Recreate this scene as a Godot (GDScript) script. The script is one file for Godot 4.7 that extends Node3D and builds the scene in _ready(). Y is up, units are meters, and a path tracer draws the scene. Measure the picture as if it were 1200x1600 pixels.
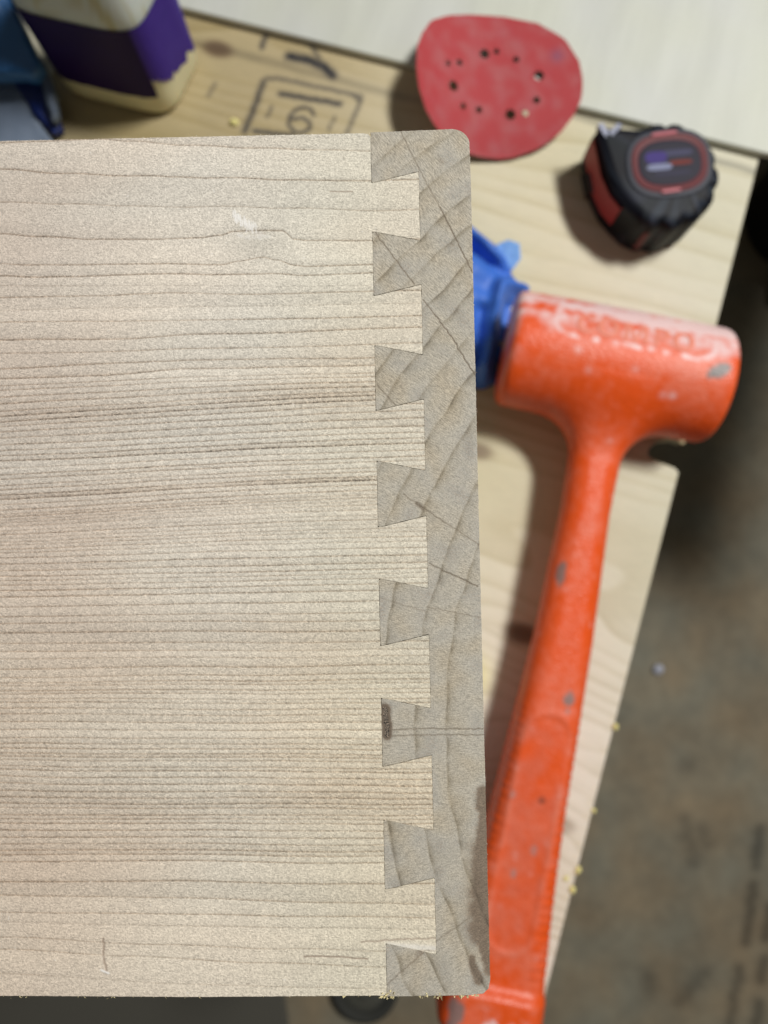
extends Node3D
# A dovetailed drawer corner standing on a plywood workbench, looked down on from close above.
# Lengths below are in millimetres: X to the right, Z towards the viewer's feet, Y up from the bench top.

const TOP := 345.0            # height of the drawer's upper side above the bench
const MM := 0.001

var taken := {}


class Mb:
	var v := PackedVector3Array()
	var uv := PackedVector2Array()
	var c := PackedColorArray()
	var i := PackedInt32Array()

	func pt(p: Vector3, t := Vector2.ZERO, col := Color.WHITE) -> int:
		v.append(p * 0.001)
		uv.append(t)
		c.append(col)
		return v.size() - 1

	func tri(a: int, b: int, d: int) -> void:      # counter-clockwise seen from outside
		i.append(a)
		i.append(d)
		i.append(b)

	func quad(a: int, b: int, d: int, e: int) -> void:
		tri(a, b, d)
		tri(a, d, e)

	func box(lo: Vector3, hi: Vector3, ch := 0.6) -> void:   # a box with small chamfers
		var ctr := (lo + hi) * 0.5
		var h := (hi - lo) * 0.5
		var p := []
		for sx in [-1, 1]:
			for sy in [-1, 1]:
				for sz in [-1, 1]:
					p.append([ctr + Vector3(sx * h.x, sy * (h.y - ch), sz * (h.z - ch)), ctr + Vector3(sx * (h.x - ch), sy * h.y, sz * (h.z - ch)), ctr + Vector3(sx * (h.x - ch), sy * (h.y - ch), sz * h.z)])
		hull(p, ctr)

	func face(ps: Array, ctr: Vector3) -> void:
		var n: Vector3 = (ps[1] - ps[0]).cross(ps[2] - ps[0])
		var mid := Vector3.ZERO
		for q in ps:
			mid += q
		mid /= ps.size()
		if n.dot(mid - ctr) < 0:
			ps.reverse()
		var id := []
		for q in ps:
			id.append(pt(q, Vector2(q.x, q.z)))
		for k in range(1, ps.size() - 1):
			tri(id[0], id[k], id[k + 1])

	func hull(p: Array, ctr: Vector3) -> void:
		# p[corner][axis], corners ordered by x, y, z sign bits (4, 2, 1)
		for s in [[0, [0, 1, 3, 2]], [0, [4, 5, 7, 6]], [1, [0, 1, 5, 4]], [1, [2, 3, 7, 6]], [2, [0, 2, 6, 4]], [2, [1, 3, 7, 5]]]:
			face([p[s[1][0]][s[0]], p[s[1][1]][s[0]], p[s[1][2]][s[0]], p[s[1][3]][s[0]]], ctr)
		for k in 8:
			face([p[k][0], p[k][1], p[k][2]], ctr)
			for e in [[4, 1, 2], [2, 0, 2], [1, 0, 1]]:
				if not k & e[0]:
					var m: int = k | e[0]
					face([p[k][e[1]], p[k][e[2]], p[m][e[2]], p[m][e[1]]], ctr)

	func loft(rings: Array, caps := true, cols: Array = []) -> void:   # rings listed upward, points counter-clockwise seen from above
		var n: int = rings[0].size()
		var first := v.size()
		for r in rings.size():
			for k in n:
				pt(rings[r][k], Vector2(float(k) / n, float(r) / (rings.size() - 1)), cols[r] if cols.size() else Color.WHITE)
		for r in rings.size() - 1:
			for k in n:
				var a := first + r * n + k
				var b := first + r * n + (k + 1) % n
				quad(a, b, b + n, a + n)
		if caps:
			for side in 2:
				var ring: PackedVector3Array = rings[-1 if side else 0]
				var mid := Vector3.ZERO
				for q in ring:
					mid += q
				mid /= n
				var col: Color = cols[-1 if side else 0] if cols.size() else Color.WHITE
				var o := pt(mid, Vector2(0.5, side), col)
				var f := v.size()
				for k in n:
					pt(ring[k], Vector2(float(k) / n, side), col)
				for k in n:
					if side:
						tri(o, f + k, f + (k + 1) % n)
					else:
						tri(o, f + (k + 1) % n, f + k)

	func build(smooth := true, colors := false) -> ArrayMesh:
		var a := []
		a.resize(Mesh.ARRAY_MAX)
		a[Mesh.ARRAY_VERTEX] = v
		a[Mesh.ARRAY_TEX_UV] = uv
		if colors:
			a[Mesh.ARRAY_COLOR] = c
		a[Mesh.ARRAY_INDEX] = i
		if smooth:
			var n := PackedVector3Array()
			n.resize(v.size())
			for k in range(0, i.size(), 3):
				var w := (v[i[k + 2]] - v[i[k]]).cross(v[i[k + 1]] - v[i[k]])
				n[i[k]] += w
				n[i[k + 1]] += w
				n[i[k + 2]] += w
			for k in n.size():
				n[k] = n[k].normalized() if n[k].length() > 0.0 else Vector3.UP
			a[Mesh.ARRAY_NORMAL] = n
		var m := ArrayMesh.new()
		m.add_surface_from_arrays(Mesh.PRIMITIVE_TRIANGLES, a)
		return m


func numbered(called: String) -> String:
	var k: int = taken.get(called, -1) + 1
	taken[called] = k
	return called if k == 0 else "%s_%03d" % [called, k]


func thing(called: String, label: String, category: String, group := "") -> Node3D:
	var o := Node3D.new()
	o.name = numbered(called)
	add_child(o)
	tag(o, label, category, group)
	return o


func tag(o: Node, label: String, category := "", group := "", kind := "") -> Node:
	if label: o.set_meta("label", label)
	if category: o.set_meta("category", category)
	if group: o.set_meta("group", group)
	if kind: o.set_meta("kind", kind)
	return o


func obj(called: String, mesh: Mesh, m: Material, parent: Node = self) -> MeshInstance3D:
	var o := MeshInstance3D.new()
	o.name = called if parent != self else numbered(called)
	o.mesh = mesh
	o.material_override = m
	parent.add_child(o, true)
	return o


func mat(albedo: Color, rough := 0.6, metal := 0.0) -> StandardMaterial3D:
	var m := StandardMaterial3D.new()
	m.albedo_color = albedo
	m.roughness = rough
	m.metallic = metal
	m.metallic_specular = 0.5
	return m


func rgb8(r: float, g: float, b: float) -> Color:
	return Color(r / 255.0, g / 255.0, b / 255.0)


func lin(r: float, g: float, b: float) -> Color:   # an 8-bit colour as a linear vertex colour
	return rgb8(r, g, b).srgb_to_linear()


func noise(seed_: int, freq: float, octaves := 1, type := FastNoiseLite.TYPE_SIMPLEX_SMOOTH) -> FastNoiseLite:
	var n := FastNoiseLite.new()
	n.seed = seed_
	n.frequency = freq
	n.noise_type = type
	n.fractal_type = FastNoiseLite.FRACTAL_FBM if octaves > 1 else FastNoiseLite.FRACTAL_NONE
	n.fractal_octaves = octaves
	return n


func speck(x: int, y: int) -> float:
	var n := (x * 374761393 + y * 668265263) & 0x7fffffff
	n = ((n ^ (n >> 13)) * 1274126177) & 0x7fffffff
	return float((n ^ (n >> 16)) & 0xffff) / 65535.0


func paint(w: int, h: int, row: Callable) -> ImageTexture:   # row(y) gives a PackedByteArray of w RGB texels
	var rows := []
	rows.resize(h)
	var id := WorkerThreadPool.add_group_task(func(y): rows[y] = row.call(y), h, -1, true)
	WorkerThreadPool.wait_for_group_task_completion(id)
	var all := PackedByteArray()
	for r in rows:
		all.append_array(r)
	return ImageTexture.create_from_image(Image.create_from_data(w, h, false, Image.FORMAT_RGB8, all))


func stroke(buf: PackedFloat32Array, w: int, h: int, pts: Array, width: float, power: float, seed_ := 0, rough := 0.0) -> PackedFloat32Array:
	# adds a soft line to a buffer; pts are x, y pairs in texels
	var ns := noise(seed_, 0.05, 2)
	for k in range(0, pts.size() - 2, 2):
		var a := Vector2(pts[k], pts[k + 1])
		var b := Vector2(pts[k + 2], pts[k + 3])
		var n := int(a.distance_to(b) / maxf(0.5, width * 0.4)) + 1
		for j in n:
			var p := a.lerp(b, float(j) / n)
			p += Vector2(ns.get_noise_2d(p.x, p.y), ns.get_noise_2d(p.y + 500, p.x)) * rough
			var r := int(ceil(width * 2.0))
			for y in range(maxi(0, int(p.y) - r), mini(h, int(p.y) + r + 1)):
				for x in range(maxi(0, int(p.x) - r), mini(w, int(p.x) + r + 1)):
					var d := Vector2(x, y).distance_to(p) / width
					buf[y * w + x] = maxf(buf[y * w + x], power * exp(-d * d))
	return buf


func at(table: Array, y: float) -> float:   # [y0, v0, y1, v1 ...], linear between
	for k in range(2, table.size(), 2):
		if y <= table[k]:
			return lerpf(table[k - 1], table[k + 1], clampf((y - table[k - 2]) / (table[k] - table[k - 2]), 0, 1))
	return table[-1]


func tri_clockwise(poly: PackedVector2Array) -> bool:
	return Geometry2D.is_polygon_clockwise(poly)


# ------------------------------------------------------------------ the scene

func _ready() -> void:
	view_and_light()
	setting()
	workbench()
	pale_sheet()
	drawer()
	mallet()
	sanding_disc()
	tape_measure()
	glue_bottle()
	blue_bag()
	blue_glove()
	crumbs()
	floor_things()


func view_and_light() -> void:
	var cam := Camera3D.new()
	cam.name = "camera"
	var right := Vector3(0.99956989, -0.02207793, 0.01930298)
	var down := Vector3(-0.02047, -0.05390353, 0.99833632)
	var ahead := Vector3(-0.0210007, -0.99830205, -0.05433227)
	var lens := CameraAttributesPhysical.new()
	lens.frustum_near = 0.02
	lens.frustum_far = 20.0
	lens.frustum_focal_length = 17.70
	lens.frustum_focus_distance = 0.1435
	lens.exposure_aperture = 9.8
	cam.attributes = lens
	cam.fov = 68.27
	cam.near = 0.02
	cam.far = 20.0
	add_child(cam)
	cam.transform = Transform3D(Basis(right, -down, -ahead).orthonormalized(), Vector3(4.206, TOP + 142.374, 61.9) * MM)
	cam.current = true

	var env := Environment.new()
	env.background_mode = Environment.BG_COLOR
	env.background_color = Color(0.048, 0.047, 0.044).linear_to_srgb()
	env.tonemap_mode = Environment.TONE_MAPPER_LINEAR
	env.tonemap_exposure = 1.0
	env.sdfgi_enabled = true
	env.ssao_enabled = true
	env.ssil_enabled = true
	var we := WorldEnvironment.new()
	we.name = "environment"
	we.environment = env
	add_child(we)

	var key := AreaLight3D.new()          # the shop lamp, up and to the right
	key.name = "shop_lamp"
	key.area_size = Vector2(0.42, 0.22)
	key.light_energy = 4.4
	key.light_color = Color(1.0, 0.99, 0.97)
	key.shadow_enabled = true
	key.area_range = 12.0
	add_child(key)
	key.look_at_from_position(Vector3(0.96, 1.85, -0.55), Vector3(0.05, 0.1, -0.03), Vector3.UP)
	var fill := AreaLight3D.new()         # added overhead fill standing in for ceiling bounce, far and broad
	fill.name = "ceiling_fill"
	fill.area_size = Vector2(3.0, 3.0)
	fill.light_energy = 0.36
	fill.light_color = Color(1.0, 0.98, 0.95)
	fill.shadow_enabled = true
	fill.area_range = 12.0
	add_child(fill)
	fill.look_at_from_position(Vector3(0.3, 2.6, 0.2), Vector3(0.3, 0, 0.2), Vector3.FORWARD)


# ------------------------------------------------------------------ floor and bench

func setting() -> void:
	var n1 := noise(3, 0.006, 3)
	var n2 := noise(4, 0.03, 3)
	var n3 := noise(5, 0.0035, 2)
	var w := 1400
	var buf := PackedFloat32Array()
	buf.resize(w * w)
	for s in [[1211, 1042, 1200, 1110], [1195, 1138, 1188, 1180, 1178, 1238], [1166, 1280, 1152, 1334], [1150, 1345, 1142, 1388], [1208, 1263, 1200, 1302], [1195, 1336, 1186, 1385], [1222, 1180, 1212, 1230]]:
		buf = stroke(buf, w, w, s, 10.0, 0.45, s[0], 4.0)   # dark tyre scuffs
	for s in [[1085, 1030, 1098, 1110], [1110, 1050, 1120, 1075], [1060, 1330, 1110, 1280], [1090, 930, 1095, 950], [1010, 1290, 1020, 1310]]:
		buf = stroke(buf, w, w, s, 14.0, 0.28, s[1], 8.0)
	var row := func(y: int) -> PackedByteArray:
		var o := PackedByteArray()
		o.resize(w * 3)
		for x in w:
			var t := 1.0 + 0.09 * n1.get_noise_2d(x, y) + 0.06 * n2.get_noise_2d(x, y) + 0.05 * (speck(x, y) - 0.5) - 0.6 * buf[y * w + x]
			var k := n3.get_noise_2d(x * 2.0, y * 2.0)
			o[x * 3] = clampi(int(t * (140.0 + 8.0 * k)), 0, 255)
			o[x * 3 + 1] = clampi(int(t * 131.0), 0, 255)
			o[x * 3 + 2] = clampi(int(t * (111.0 - 6.0 * k)), 0, 255)
		return o
	var m := mat(Color.WHITE, 0.75)
	m.albedo_texture = paint(w, w, row)
	var b := Mb.new()
	var s := 4000.0
	for q in [[-1, -1], [-1, 1], [1, 1], [1, -1]]:
		b.pt(Vector3(q[0] * s, -850, q[1] * s), Vector2((q[0] * s + 600.0) / 1400.0, (q[1] * s + 500.0) / 1400.0))
	b.quad(0, 1, 2, 3)
	tag(obj("floor", b.build(false), m), "stained grey-brown concrete floor beyond the edge of the bench", "floor", "", "structure")


func bench_frame() -> Transform3D:      # local x along the sheet's long edge, z down its right edge, origin at the near right corner
	var e1 := Vector3(0.9593, 0, 0.2823)
	var e2 := Vector3(-0.2823, 0, 0.9593)
	return Transform3D(Basis(e1, Vector3.UP, e2), Vector3(87.9, 0, 340.0) * MM)


func workbench() -> void:
	var px := 2.6
	var w := int(470 * px)
	var h := int(640 * px)
	var ink := PackedFloat32Array()
	ink.resize(w * h)
	var T := func(p: Array) -> Array:
		var o := []
		for k in range(0, p.size(), 2):
			o.append((p[k] + 470.0) * px)
			o.append((p[k + 1] + 640.0) * px)
		return o
	# the grade stamp and the letters half under the pale sheet
	ink = stroke(ink, w, h, T.call([-333.1, -487, -331.0, -507.8, -330.3, -524.0]), 5.6, 0.66, 1, 1.5)
	ink = stroke(ink, w, h, T.call([-329.3, -525.0, -323.3, -527.6, -263.8, -529.7]), 4.4, 0.46, 2, 1.5)
	ink = stroke(ink, w, h, T.call([-264.0, -529.0, -264.2, -522.8, -267.7, -496.3]), 4.2, 0.42, 3, 1.5)
	ink = stroke(ink, w, h, T.call([-270.0, -529.5, -263.0, -525.8]), 4.0, 0.6, 4, 1.0)
	ink = stroke(ink, w, h, T.call([-317.1, -517.8, -275.8, -521.2]), 5.0, 0.75, 5, 1.0)
	ink = stroke(ink, w, h, T.call([-291.5, -509.5, -294.1, -512.6, -299.1, -512.8, -304.0, -510.0, -306.8, -504.5, -306.0, -498.6, -301.0, -494.8, -295.4, -495.5, -291.6, -499.5, -292.5, -503.8, -298.0, -505.6, -305.3, -502.7]), 3.4, 0.68, 6, 0.6)
	ink = stroke(ink, w, h, T.call([-319.9, -507.5, -321.8, -500.1]), 3.4, 0.40, 7, 2.0)
	ink = stroke(ink, w, h, T.call([-277.8, -511.0, -279.0, -502.0]), 3.4, 0.36, 8, 2.0)
	ink = stroke(ink, w, h, T.call([-327.1, -488.7, -300.7, -492.0]), 4.4, 0.70, 9, 1.0)
	ink = stroke(ink, w, h, T.call([-318.2, -544.2, -305.8, -544.9, -294.3, -543.3, -285.7, -538.6]), 7.6, 1.0, 10, 0.8)
	ink = stroke(ink, w, h, T.call([-306.8, -556.0, -296.3, -545.3]), 5.0, 0.5, 11, 0.8)
	ink = stroke(ink, w, h, T.call([-337.3, -556.9, -338.0, -544.8]), 5.0, 0.62, 12, 0.8)
	ink = stroke(ink, w, h, T.call([-361.4, -513.2, -363.6, -503.9]), 4.0, 0.30, 13, 1.0)
	var knots := [[-366.3, -537.1, 5.0, 0.75], [-69.7, -214.1, 6.0, 0.7], [-128.7, -320.2, 5.0, 0.55], [-30.0, -420.0, 2.5, 0.25], [-18.0, -105.0, 5.0, 0.3]]
	var n1 := noise(11, 0.012, 3)
	var n2 := noise(12, 0.02, 2)
	var n3 := noise(13, 0.006, 2)
	var n4 := noise(14, 0.09, 2)
	var row := func(y: int) -> PackedByteArray:
		var o := PackedByteArray()
		o.resize(w * 3)
		var z := y / px - 640.0
		for x in w:
			var a := x / px - 470.0
			var push := 0.0
			var dark := 0.0
			for kn in knots:
				var dx: float = (a - kn[0]) * 0.55
				var dz: float = z - kn[1]
				var d: float = sqrt(dx * dx + dz * dz) / kn[2]
				if d < 6.0:
					push += signf(dz) * kn[2] * exp(-d * 0.55) * 0.9
					dark = maxf(dark, kn[3] * exp(-pow(d / 1.15, 4.0)))
			var lower := smoothstep(-330.0, -120.0, z)            # wavier figure towards the near end
			var v := z - push + (9.0 + 12.0 * lower) * n1.get_noise_2d(a * lerpf(0.22, 0.45, lower), z * 0.8) - lower * 0.16 * a
			var ring := v * lerpf(0.075, 0.115, lower) + 2.2 * n3.get_noise_2d(a * 0.15, z * 1.3)
			var f := ring - floorf(ring)
			var late := pow(f, 3.0) * smoothstep(1.0, 0.93, f) * (0.3 + 0.7 * clampf(n2.get_noise_2d(a * 0.2, v) + 0.5, 0.0, 1.0))
			var fine := n4.get_noise_2d(a * 0.5, v * 8.0)
			var warm := n3.get_noise_2d(a * 0.4 + 300.0, v)
			var gold := smoothstep(-20.0, -150.0, a) * (1.0 - lower)
			var far_left := clampf(smoothstep(-170.0, -330.0, a) * smoothstep(-380.0, -470.0, z), 0, 1)      # browner towards the far left
			var t := 1.0 - 0.17 * late - 0.03 * fine + 0.05 * warm - 0.15 * far_left + 0.02 * lower + 0.07 * late * (1.0 - lower)
			# a seam in the veneer beside the pale sheet
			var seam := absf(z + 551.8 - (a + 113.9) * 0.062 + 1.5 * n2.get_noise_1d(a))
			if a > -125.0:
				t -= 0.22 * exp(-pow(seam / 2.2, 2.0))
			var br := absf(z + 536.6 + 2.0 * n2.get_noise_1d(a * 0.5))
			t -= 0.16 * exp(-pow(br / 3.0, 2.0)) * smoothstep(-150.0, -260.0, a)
			t -= 0.05 * (speck(x, y) - 0.5)
			var r := (210.0 + 14.0 * lower) * t
			var g := (206.0 + 10.0 * lower - 4.0 * gold - 4.0 * late - 10.0 * far_left) * t
			var b := (184.0 - 16.0 * late + 6.0 * warm - 12.0 * gold - 26.0 * far_left + 17.0 * lower) * t
			var yel := exp(-(pow((a + 100.3) / 16.0, 2.0) + pow((z + 178.2) / 14.0, 2.0)))
			b *= 1.0 - 0.3 * yel
			r = lerpf(r, 84.0, dark)
			g = lerpf(g, 63.0, dark)
			b = lerpf(b, 47.0, dark)
			var q := ink[y * w + x] * clampf(1.05 + 0.5 * n4.get_noise_2d(a * 3.0, z * 3.0), 0, 1.15)
			o[x * 3] = clampi(int(lerpf(r, 34.0, q)), 0, 255)
			o[x * 3 + 1] = clampi(int(lerpf(g, 34.0, q)), 0, 255)
			o[x * 3 + 2] = clampi(int(lerpf(b, 40.0, q)), 0, 255)
		return o
	var m := mat(Color.WHITE, 0.62)
	m.albedo_texture = paint(w, h, row)
	var plan := PackedVector2Array([Vector2(-900, -1100), Vector2(0, -1100)])
	for q in [[0, -361], [-5, -361.5], [-12, -359.5], [-19, -355], [-22.5, -349], [-21, -345], [-15, -343.6], [-8, -342.8], [-3, -342.2], [0, -340.0]]:     # a piece broken out of the edge
		plan.append(Vector2(q[0], q[1]))
	plan.append_array([Vector2(0, 0), Vector2(-900, 0)])
	var top_uv := func(q: Vector2) -> Vector2: return Vector2((q.x + 470.0) / 470.0, (q.y + 640.0) / 640.0)
	var t := thing("workbench", "plywood workbench top stamped with a faded grade mark, under the drawer and mallet", "workbench")
	t.transform = bench_frame()
	obj("bench_top", slab(plan, 0.0, -18.0, 0.5, top_uv), m, t)
	var lm := mat(rgb8(190, 160, 120), 0.7)
	for p in [[-60, -60], [-840, -60], [-60, -1040], [-840, -1040]]:
		var l := Mb.new()
		l.box(Vector3(p[0] - 40, -849.5, p[1] - 20), Vector3(p[0] + 40, -18.3, p[1] + 20), 2.0)
		obj("leg", l.build(false), lm, t)
	var ap := Mb.new()
	ap.box(Vector3(-798, -108, -82), Vector3(-102, -18.3, -60), 1.5)
	obj("apron", ap.build(false), lm, t)


func pale_sheet() -> void:
	var px := 2.2
	var w := int(420 * px)
	var h := int(160 * px)
	var n1 := noise(21, 0.02, 3)
	var n2 := noise(22, 0.006, 2)
	var n3 := noise(23, 0.12, 2)
	var row := func(y: int) -> PackedByteArray:
		var o := PackedByteArray()
		o.resize(w * 3)
		for x in w:
			var t := 1.0 + 0.025 * n1.get_noise_2d(x * 0.9, y * 0.16) + 0.02 * n2.get_noise_2d(x * 2.0, y * 0.6) - 0.018 * maxf(0.0, n3.get_noise_2d(x * 0.9, y * 0.07)) + 0.03 * (speck(x, y) - 0.5)
			o[x * 3] = clampi(int(203.0 * t), 0, 255)
			o[x * 3 + 1] = clampi(int(206.0 * t), 0, 255)
			o[x * 3 + 2] = clampi(int((197.0 + 5.0 * n2.get_noise_2d(x, y)) * t), 0, 255)
		return o
	var m := mat(Color.WHITE, 0.55)
	m.albedo_texture = paint(w, h, row)
	var b := Mb.new()
	b.box(Vector3(-640, 0.3, -1010), Vector3(468, 6.3, 0), 0.5)  # unseen overhang to the right is sized to shade the floor
	for k in b.uv.size():
		b.uv[k] = Vector2((b.uv[k].x + 400.0) / 420.0, (b.uv[k].y + 160.0) / 160.0)
	var o := obj("plywood_sheet", b.build(false), m)
	o.transform = bench_frame().translated_local(Vector3(0, 0, -555.0) * MM)
	tag(o, "pale birch plywood sheet lying on the far end of the bench", "plywood sheet")


# ------------------------------------------------------------------ the drawer

func tail_texture() -> ImageTexture:
	var px := 10.0
	var w := 1660        # along Z, -21.5 .. 144.5
	var h := 1220        # along X, -112 .. 10
	var lines := [
		[.7, -53.7, -19.99, -47.4, -19.41, -36.1, -18.15, -22.3, -17.20, -9.9, -16.43, -0.2, -15.99],
		[.9, -72.7, -14.79, -60.0, -13.50, -47.4, -12.47, -28.6, -11.51, -16.2, -10.75, -0.3, -10.14],
		[.55, -72.6, -8.11, -60.0, -7.22, -47.4, -6.59, -34.9, -5.97, -28.7, -5.91, -16.2, -5.28, 2.3, -4.10],
		[.95, -72.6, -1.59, -65.0, -0.86, -53.7, -0.03, -41.2, 0.20, -33.7, 0.16, -29.3, -0.22, -26.9, -0.90, -22.5, -0.91, -17.5, -0.76, -15.1, 0.95, -12.6, 1.28, -0.2, 1.76],
		[.8, -72.5, 4.14, -66.3, 4.57, -53.7, 4.92, -41.2, 5.14, -29.4, 5.72, -25.7, 5.07, -21.3, 4.43, -18.8, 5.01, -15.1, 6.24, -12.7, 6.56, -0.6, 6.52],
		[1.0, -72.5, 6.55, -65.0, 7.01, -53.7, 7.19, -41.2, 7.28, -28.8, 7.75, -20.1, 7.74, -12.7, 8.32, -0.6, 8.15],
		[.35, -72.5, 8.57, -22.6, 10.19, -0.4, 10.67],
		[.8, -72.5, 10.98, -53.7, 11.23, -41.2, 11.06, -22.6, 11.69, -0.4, 11.79],
		[.25, -72.5, 13.6, -22.6, 13.9, -0.4, 14.2],
		[.8, -72.4, 15.90, -50.0, 16.23, -28.9, 16.28, -0.5, 16.66],
		[.85, -72.4, 19.42, -47.5, 19.55, -35.1, 19.00, -16.5, 19.10, 1.9, 18.96],
		[.6, -72.4, 22.05, -35.1, 21.87, -10.4, 22.00, 1.8, 21.94],
		[.85, -72.4, 24.93, -47.5, 24.30, -22.8, 24.17, -0.7, 24.48],
		[.8, -72.4, 26.80, -53.7, 26.76, -35.1, 25.98, -0.7, 25.96],
		[.6, -72.3, 28.18, -35.1, 27.59, -0.7, 27.44],
	]
	var rise := [28.8, -0.9, 33.8, -2.5, 41.8, -1.6, 50.4, -2.2, 59.5, -0.9, 65.5, -0.1, 71.5, 0.35, 78.7, 0.85, 83.5, 0.3, 91.8, 1.2, 101.0, 1.35, 117.0, 0.9]
	var gap := [28.0, 1.05, 32.0, 1.1, 51.0, 1.1, 52.0, 0.7, 58.5, 0.72, 60.0, 1.1, 67.5, 1.1, 69.0, 1.6, 83.0, 1.6, 84.5, 0.92, 90.0, 0.95, 91.5, 1.3, 95.0, 1.3, 96.0, 0.88, 101.0, 0.9, 102.0, 1.05, 117.0, 1.08]
	var force := [28.0, 0.7, 33.0, 0.85, 50.0, 0.8, 52.0, 0.5, 58.0, 0.55, 61.0, 0.7, 70.0, 0.7, 84.0, 0.6, 96.0, 0.75, 117.0, 0.75]
	var rng := RandomNumberGenerator.new()
	rng.seed = 7
	var z := 28.6
	while z < 117.3:
		var d: float = at(rise, z) * 0.5
		var s: float = at(force, z) * rng.randf_range(0.75, 1.2)
		if absf(z - 33.6) < 0.6 or absf(z - 41.8) < 0.6 or absf(z - 49.0) < 0.6:
			s = 1.2
		lines.append([s, -72.0, z - d, -36.0, z + 0.16 * d, -0.3, z + d])
		z += at(gap, z) * rng.randf_range(0.68, 1.3)
	lines.append_array([
		[.8, -71.6, 117.86, -35.6, 118.24, 0.0, 118.73],
		[.9, -71.6, 121.47, -35.6, 121.83, -0.1, 122.53],
		[.6, -71.5, 123.91, -35.6, 124.94, -0.2, 126.19],
		[.6, -71.5, 127.03, -41.6, 127.65, -0.2, 128.71],
		[.4, -71.5, 128.88, -0.3, 130.77],
		[.55, -71.5, 131.77, -41.6, 133.05, -18.0, 134.04, -0.3, 134.64],
		[.6, -71.4, 133.96, -47.6, 135.18, -23.9, 136.39, -0.4, 137.48],
		[.35, -71.4, 138.09, -41.6, 140.14, -0.5, 141.34],
	])
	var tone := PackedFloat32Array()       # each ring a little lighter or darker than its neighbours
	for k in lines.size() + 1:
		tone.append(rng.randf_range(-0.022, 0.03))
	var marks := PackedFloat32Array()      # dark scratches
	marks.resize(w * h)
	var pale := PackedFloat32Array()       # raised pale fibres
	pale.resize(w * h)
	var T := func(p: Array) -> Array:
		var o := []
		for k in range(0, p.size(), 2):
			o.append((p[k + 1] + 21.5) * px)
			o.append((p[k] + 112.0) * px)
		return o
	marks = stroke(marks, w, h, T.call([-52.3, 131.81, -52.0, 135.83, -51.7, 137.6]), 2.2, 0.62, 1, 3.5)
	pale = stroke(pale, w, h, T.call([-52.6, 137.6, -51.2, 138.2]), 2.0, 0.9, 2, 0.5)
	marks = stroke(marks, w, h, T.call([-8.1, -8.22, -3.8, -8.09]), 1.3, 0.6, 3, 0.5)
	marks = stroke(marks, w, h, T.call([-15.0, 135.43, -9.7, 135.48, -3.4, 135.98]), 1.5, 0.75, 4, 1.0)
	marks = stroke(marks, w, h, T.call([-22.5, -0.27, -20.8, -0.31]), 2.2, 0.3, 5, 1.0)
	marks = stroke(marks, w, h, T.call([-4.5, 132.9, 1.0, 132.6, 9.0, 132.4]), 1.6, 0.55, 6, 2.0)
	pale = stroke(pale, w, h, T.call([0.5, 133.6, 9.0, 134.2]), 6.0, 0.5, 7, 1.0)
	for k in 46:
		var x0 := -27.0 + k * 0.09 + rng.randf_range(-0.4, 0.4)
		var zt := -4.9 + k * 0.055 + rng.randf_range(-0.3, 0.9)
		pale = stroke(pale, w, h, T.call([x0, zt, x0 + rng.randf_range(-0.15, 0.35), zt + rng.randf_range(0.5, 1.7)]), 1.5, rng.randf_range(0.55, 1.0), k, 1.0)
	for k in 16:
		var x0 := rng.randf_range(-26.0, -20.5)
		pale = stroke(pale, w, h, T.call([x0, -0.5 + rng.randf_range(0.0, 0.9), x0 + 0.6, -0.2 + rng.randf_range(0.0, 0.9)]), 3.0, rng.randf_range(0.2, 0.45), k, 1.0)
	for k in 330:                           # fuzz left by sanding
		var x0 := rng.randf_range(-111, 8)
		var z0 := rng.randf_range(-20, 142)
		var l := rng.randf_range(0.15, 0.6)
		var an := rng.randf_range(-0.6, 0.6) + (PI / 2 if rng.randf() < 0.3 else 0.0)
		var p := [x0, z0, x0 + l * cos(an), z0 + l * sin(an)]
		if rng.randf() < 0.6:
			pale = stroke(pale, w, h, T.call(p), 0.9, rng.randf_range(0.2, 0.6), k, 0.4)
		else:
			marks = stroke(marks, w, h, T.call(p), 0.9, rng.randf_range(0.15, 0.4), k, 0.4)
	var wob := noise(31, 0.02, 2)
	var wob2 := noise(36, 0.16, 2)
	var slow := noise(32, 0.022, 2)
	var fib := noise(33, 0.95, 3)
	var str_ := noise(34, 0.6, 2)
	var cross := noise(35, 0.5, 2)
	var row := func(xi: int) -> PackedByteArray:
		var o := PackedByteArray()
		o.resize(w * 3)
		var x := xi / px - 112.0
		var pos := PackedFloat32Array()
		var pw := PackedFloat32Array()
		for l in lines:
			var p := -999.0
			for k in range(3, l.size(), 2):
				if x <= l[k] or k == l.size() - 2:
					p = lerpf(l[k - 1], l[k + 1], smoothstep(0, 1, clampf((x - l[k - 2]) / (l[k] - l[k - 2]), 0, 1)) if l.size() > 8 else clampf((x - l[k - 2]) / (l[k] - l[k - 2]), -0.5, 1.2))
					break
			p += 0.30 * wob.get_noise_2d(x, p * 3.0) + 0.05 * wob2.get_noise_2d(x * 1.5, p * 9.0)
			if pos.size() and p < pos[-1] + 0.12:
				p = pos[-1] + 0.12
			pos.append(p)
			pw.append(l[0] * clampf(0.88 + 0.35 * wob.get_noise_2d(x * 0.9, p * 9.0 + 77.0) + 0.25 * wob2.get_noise_2d(x, p * 5.0), 0.4, 1.2))
		var nx := 0
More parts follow.
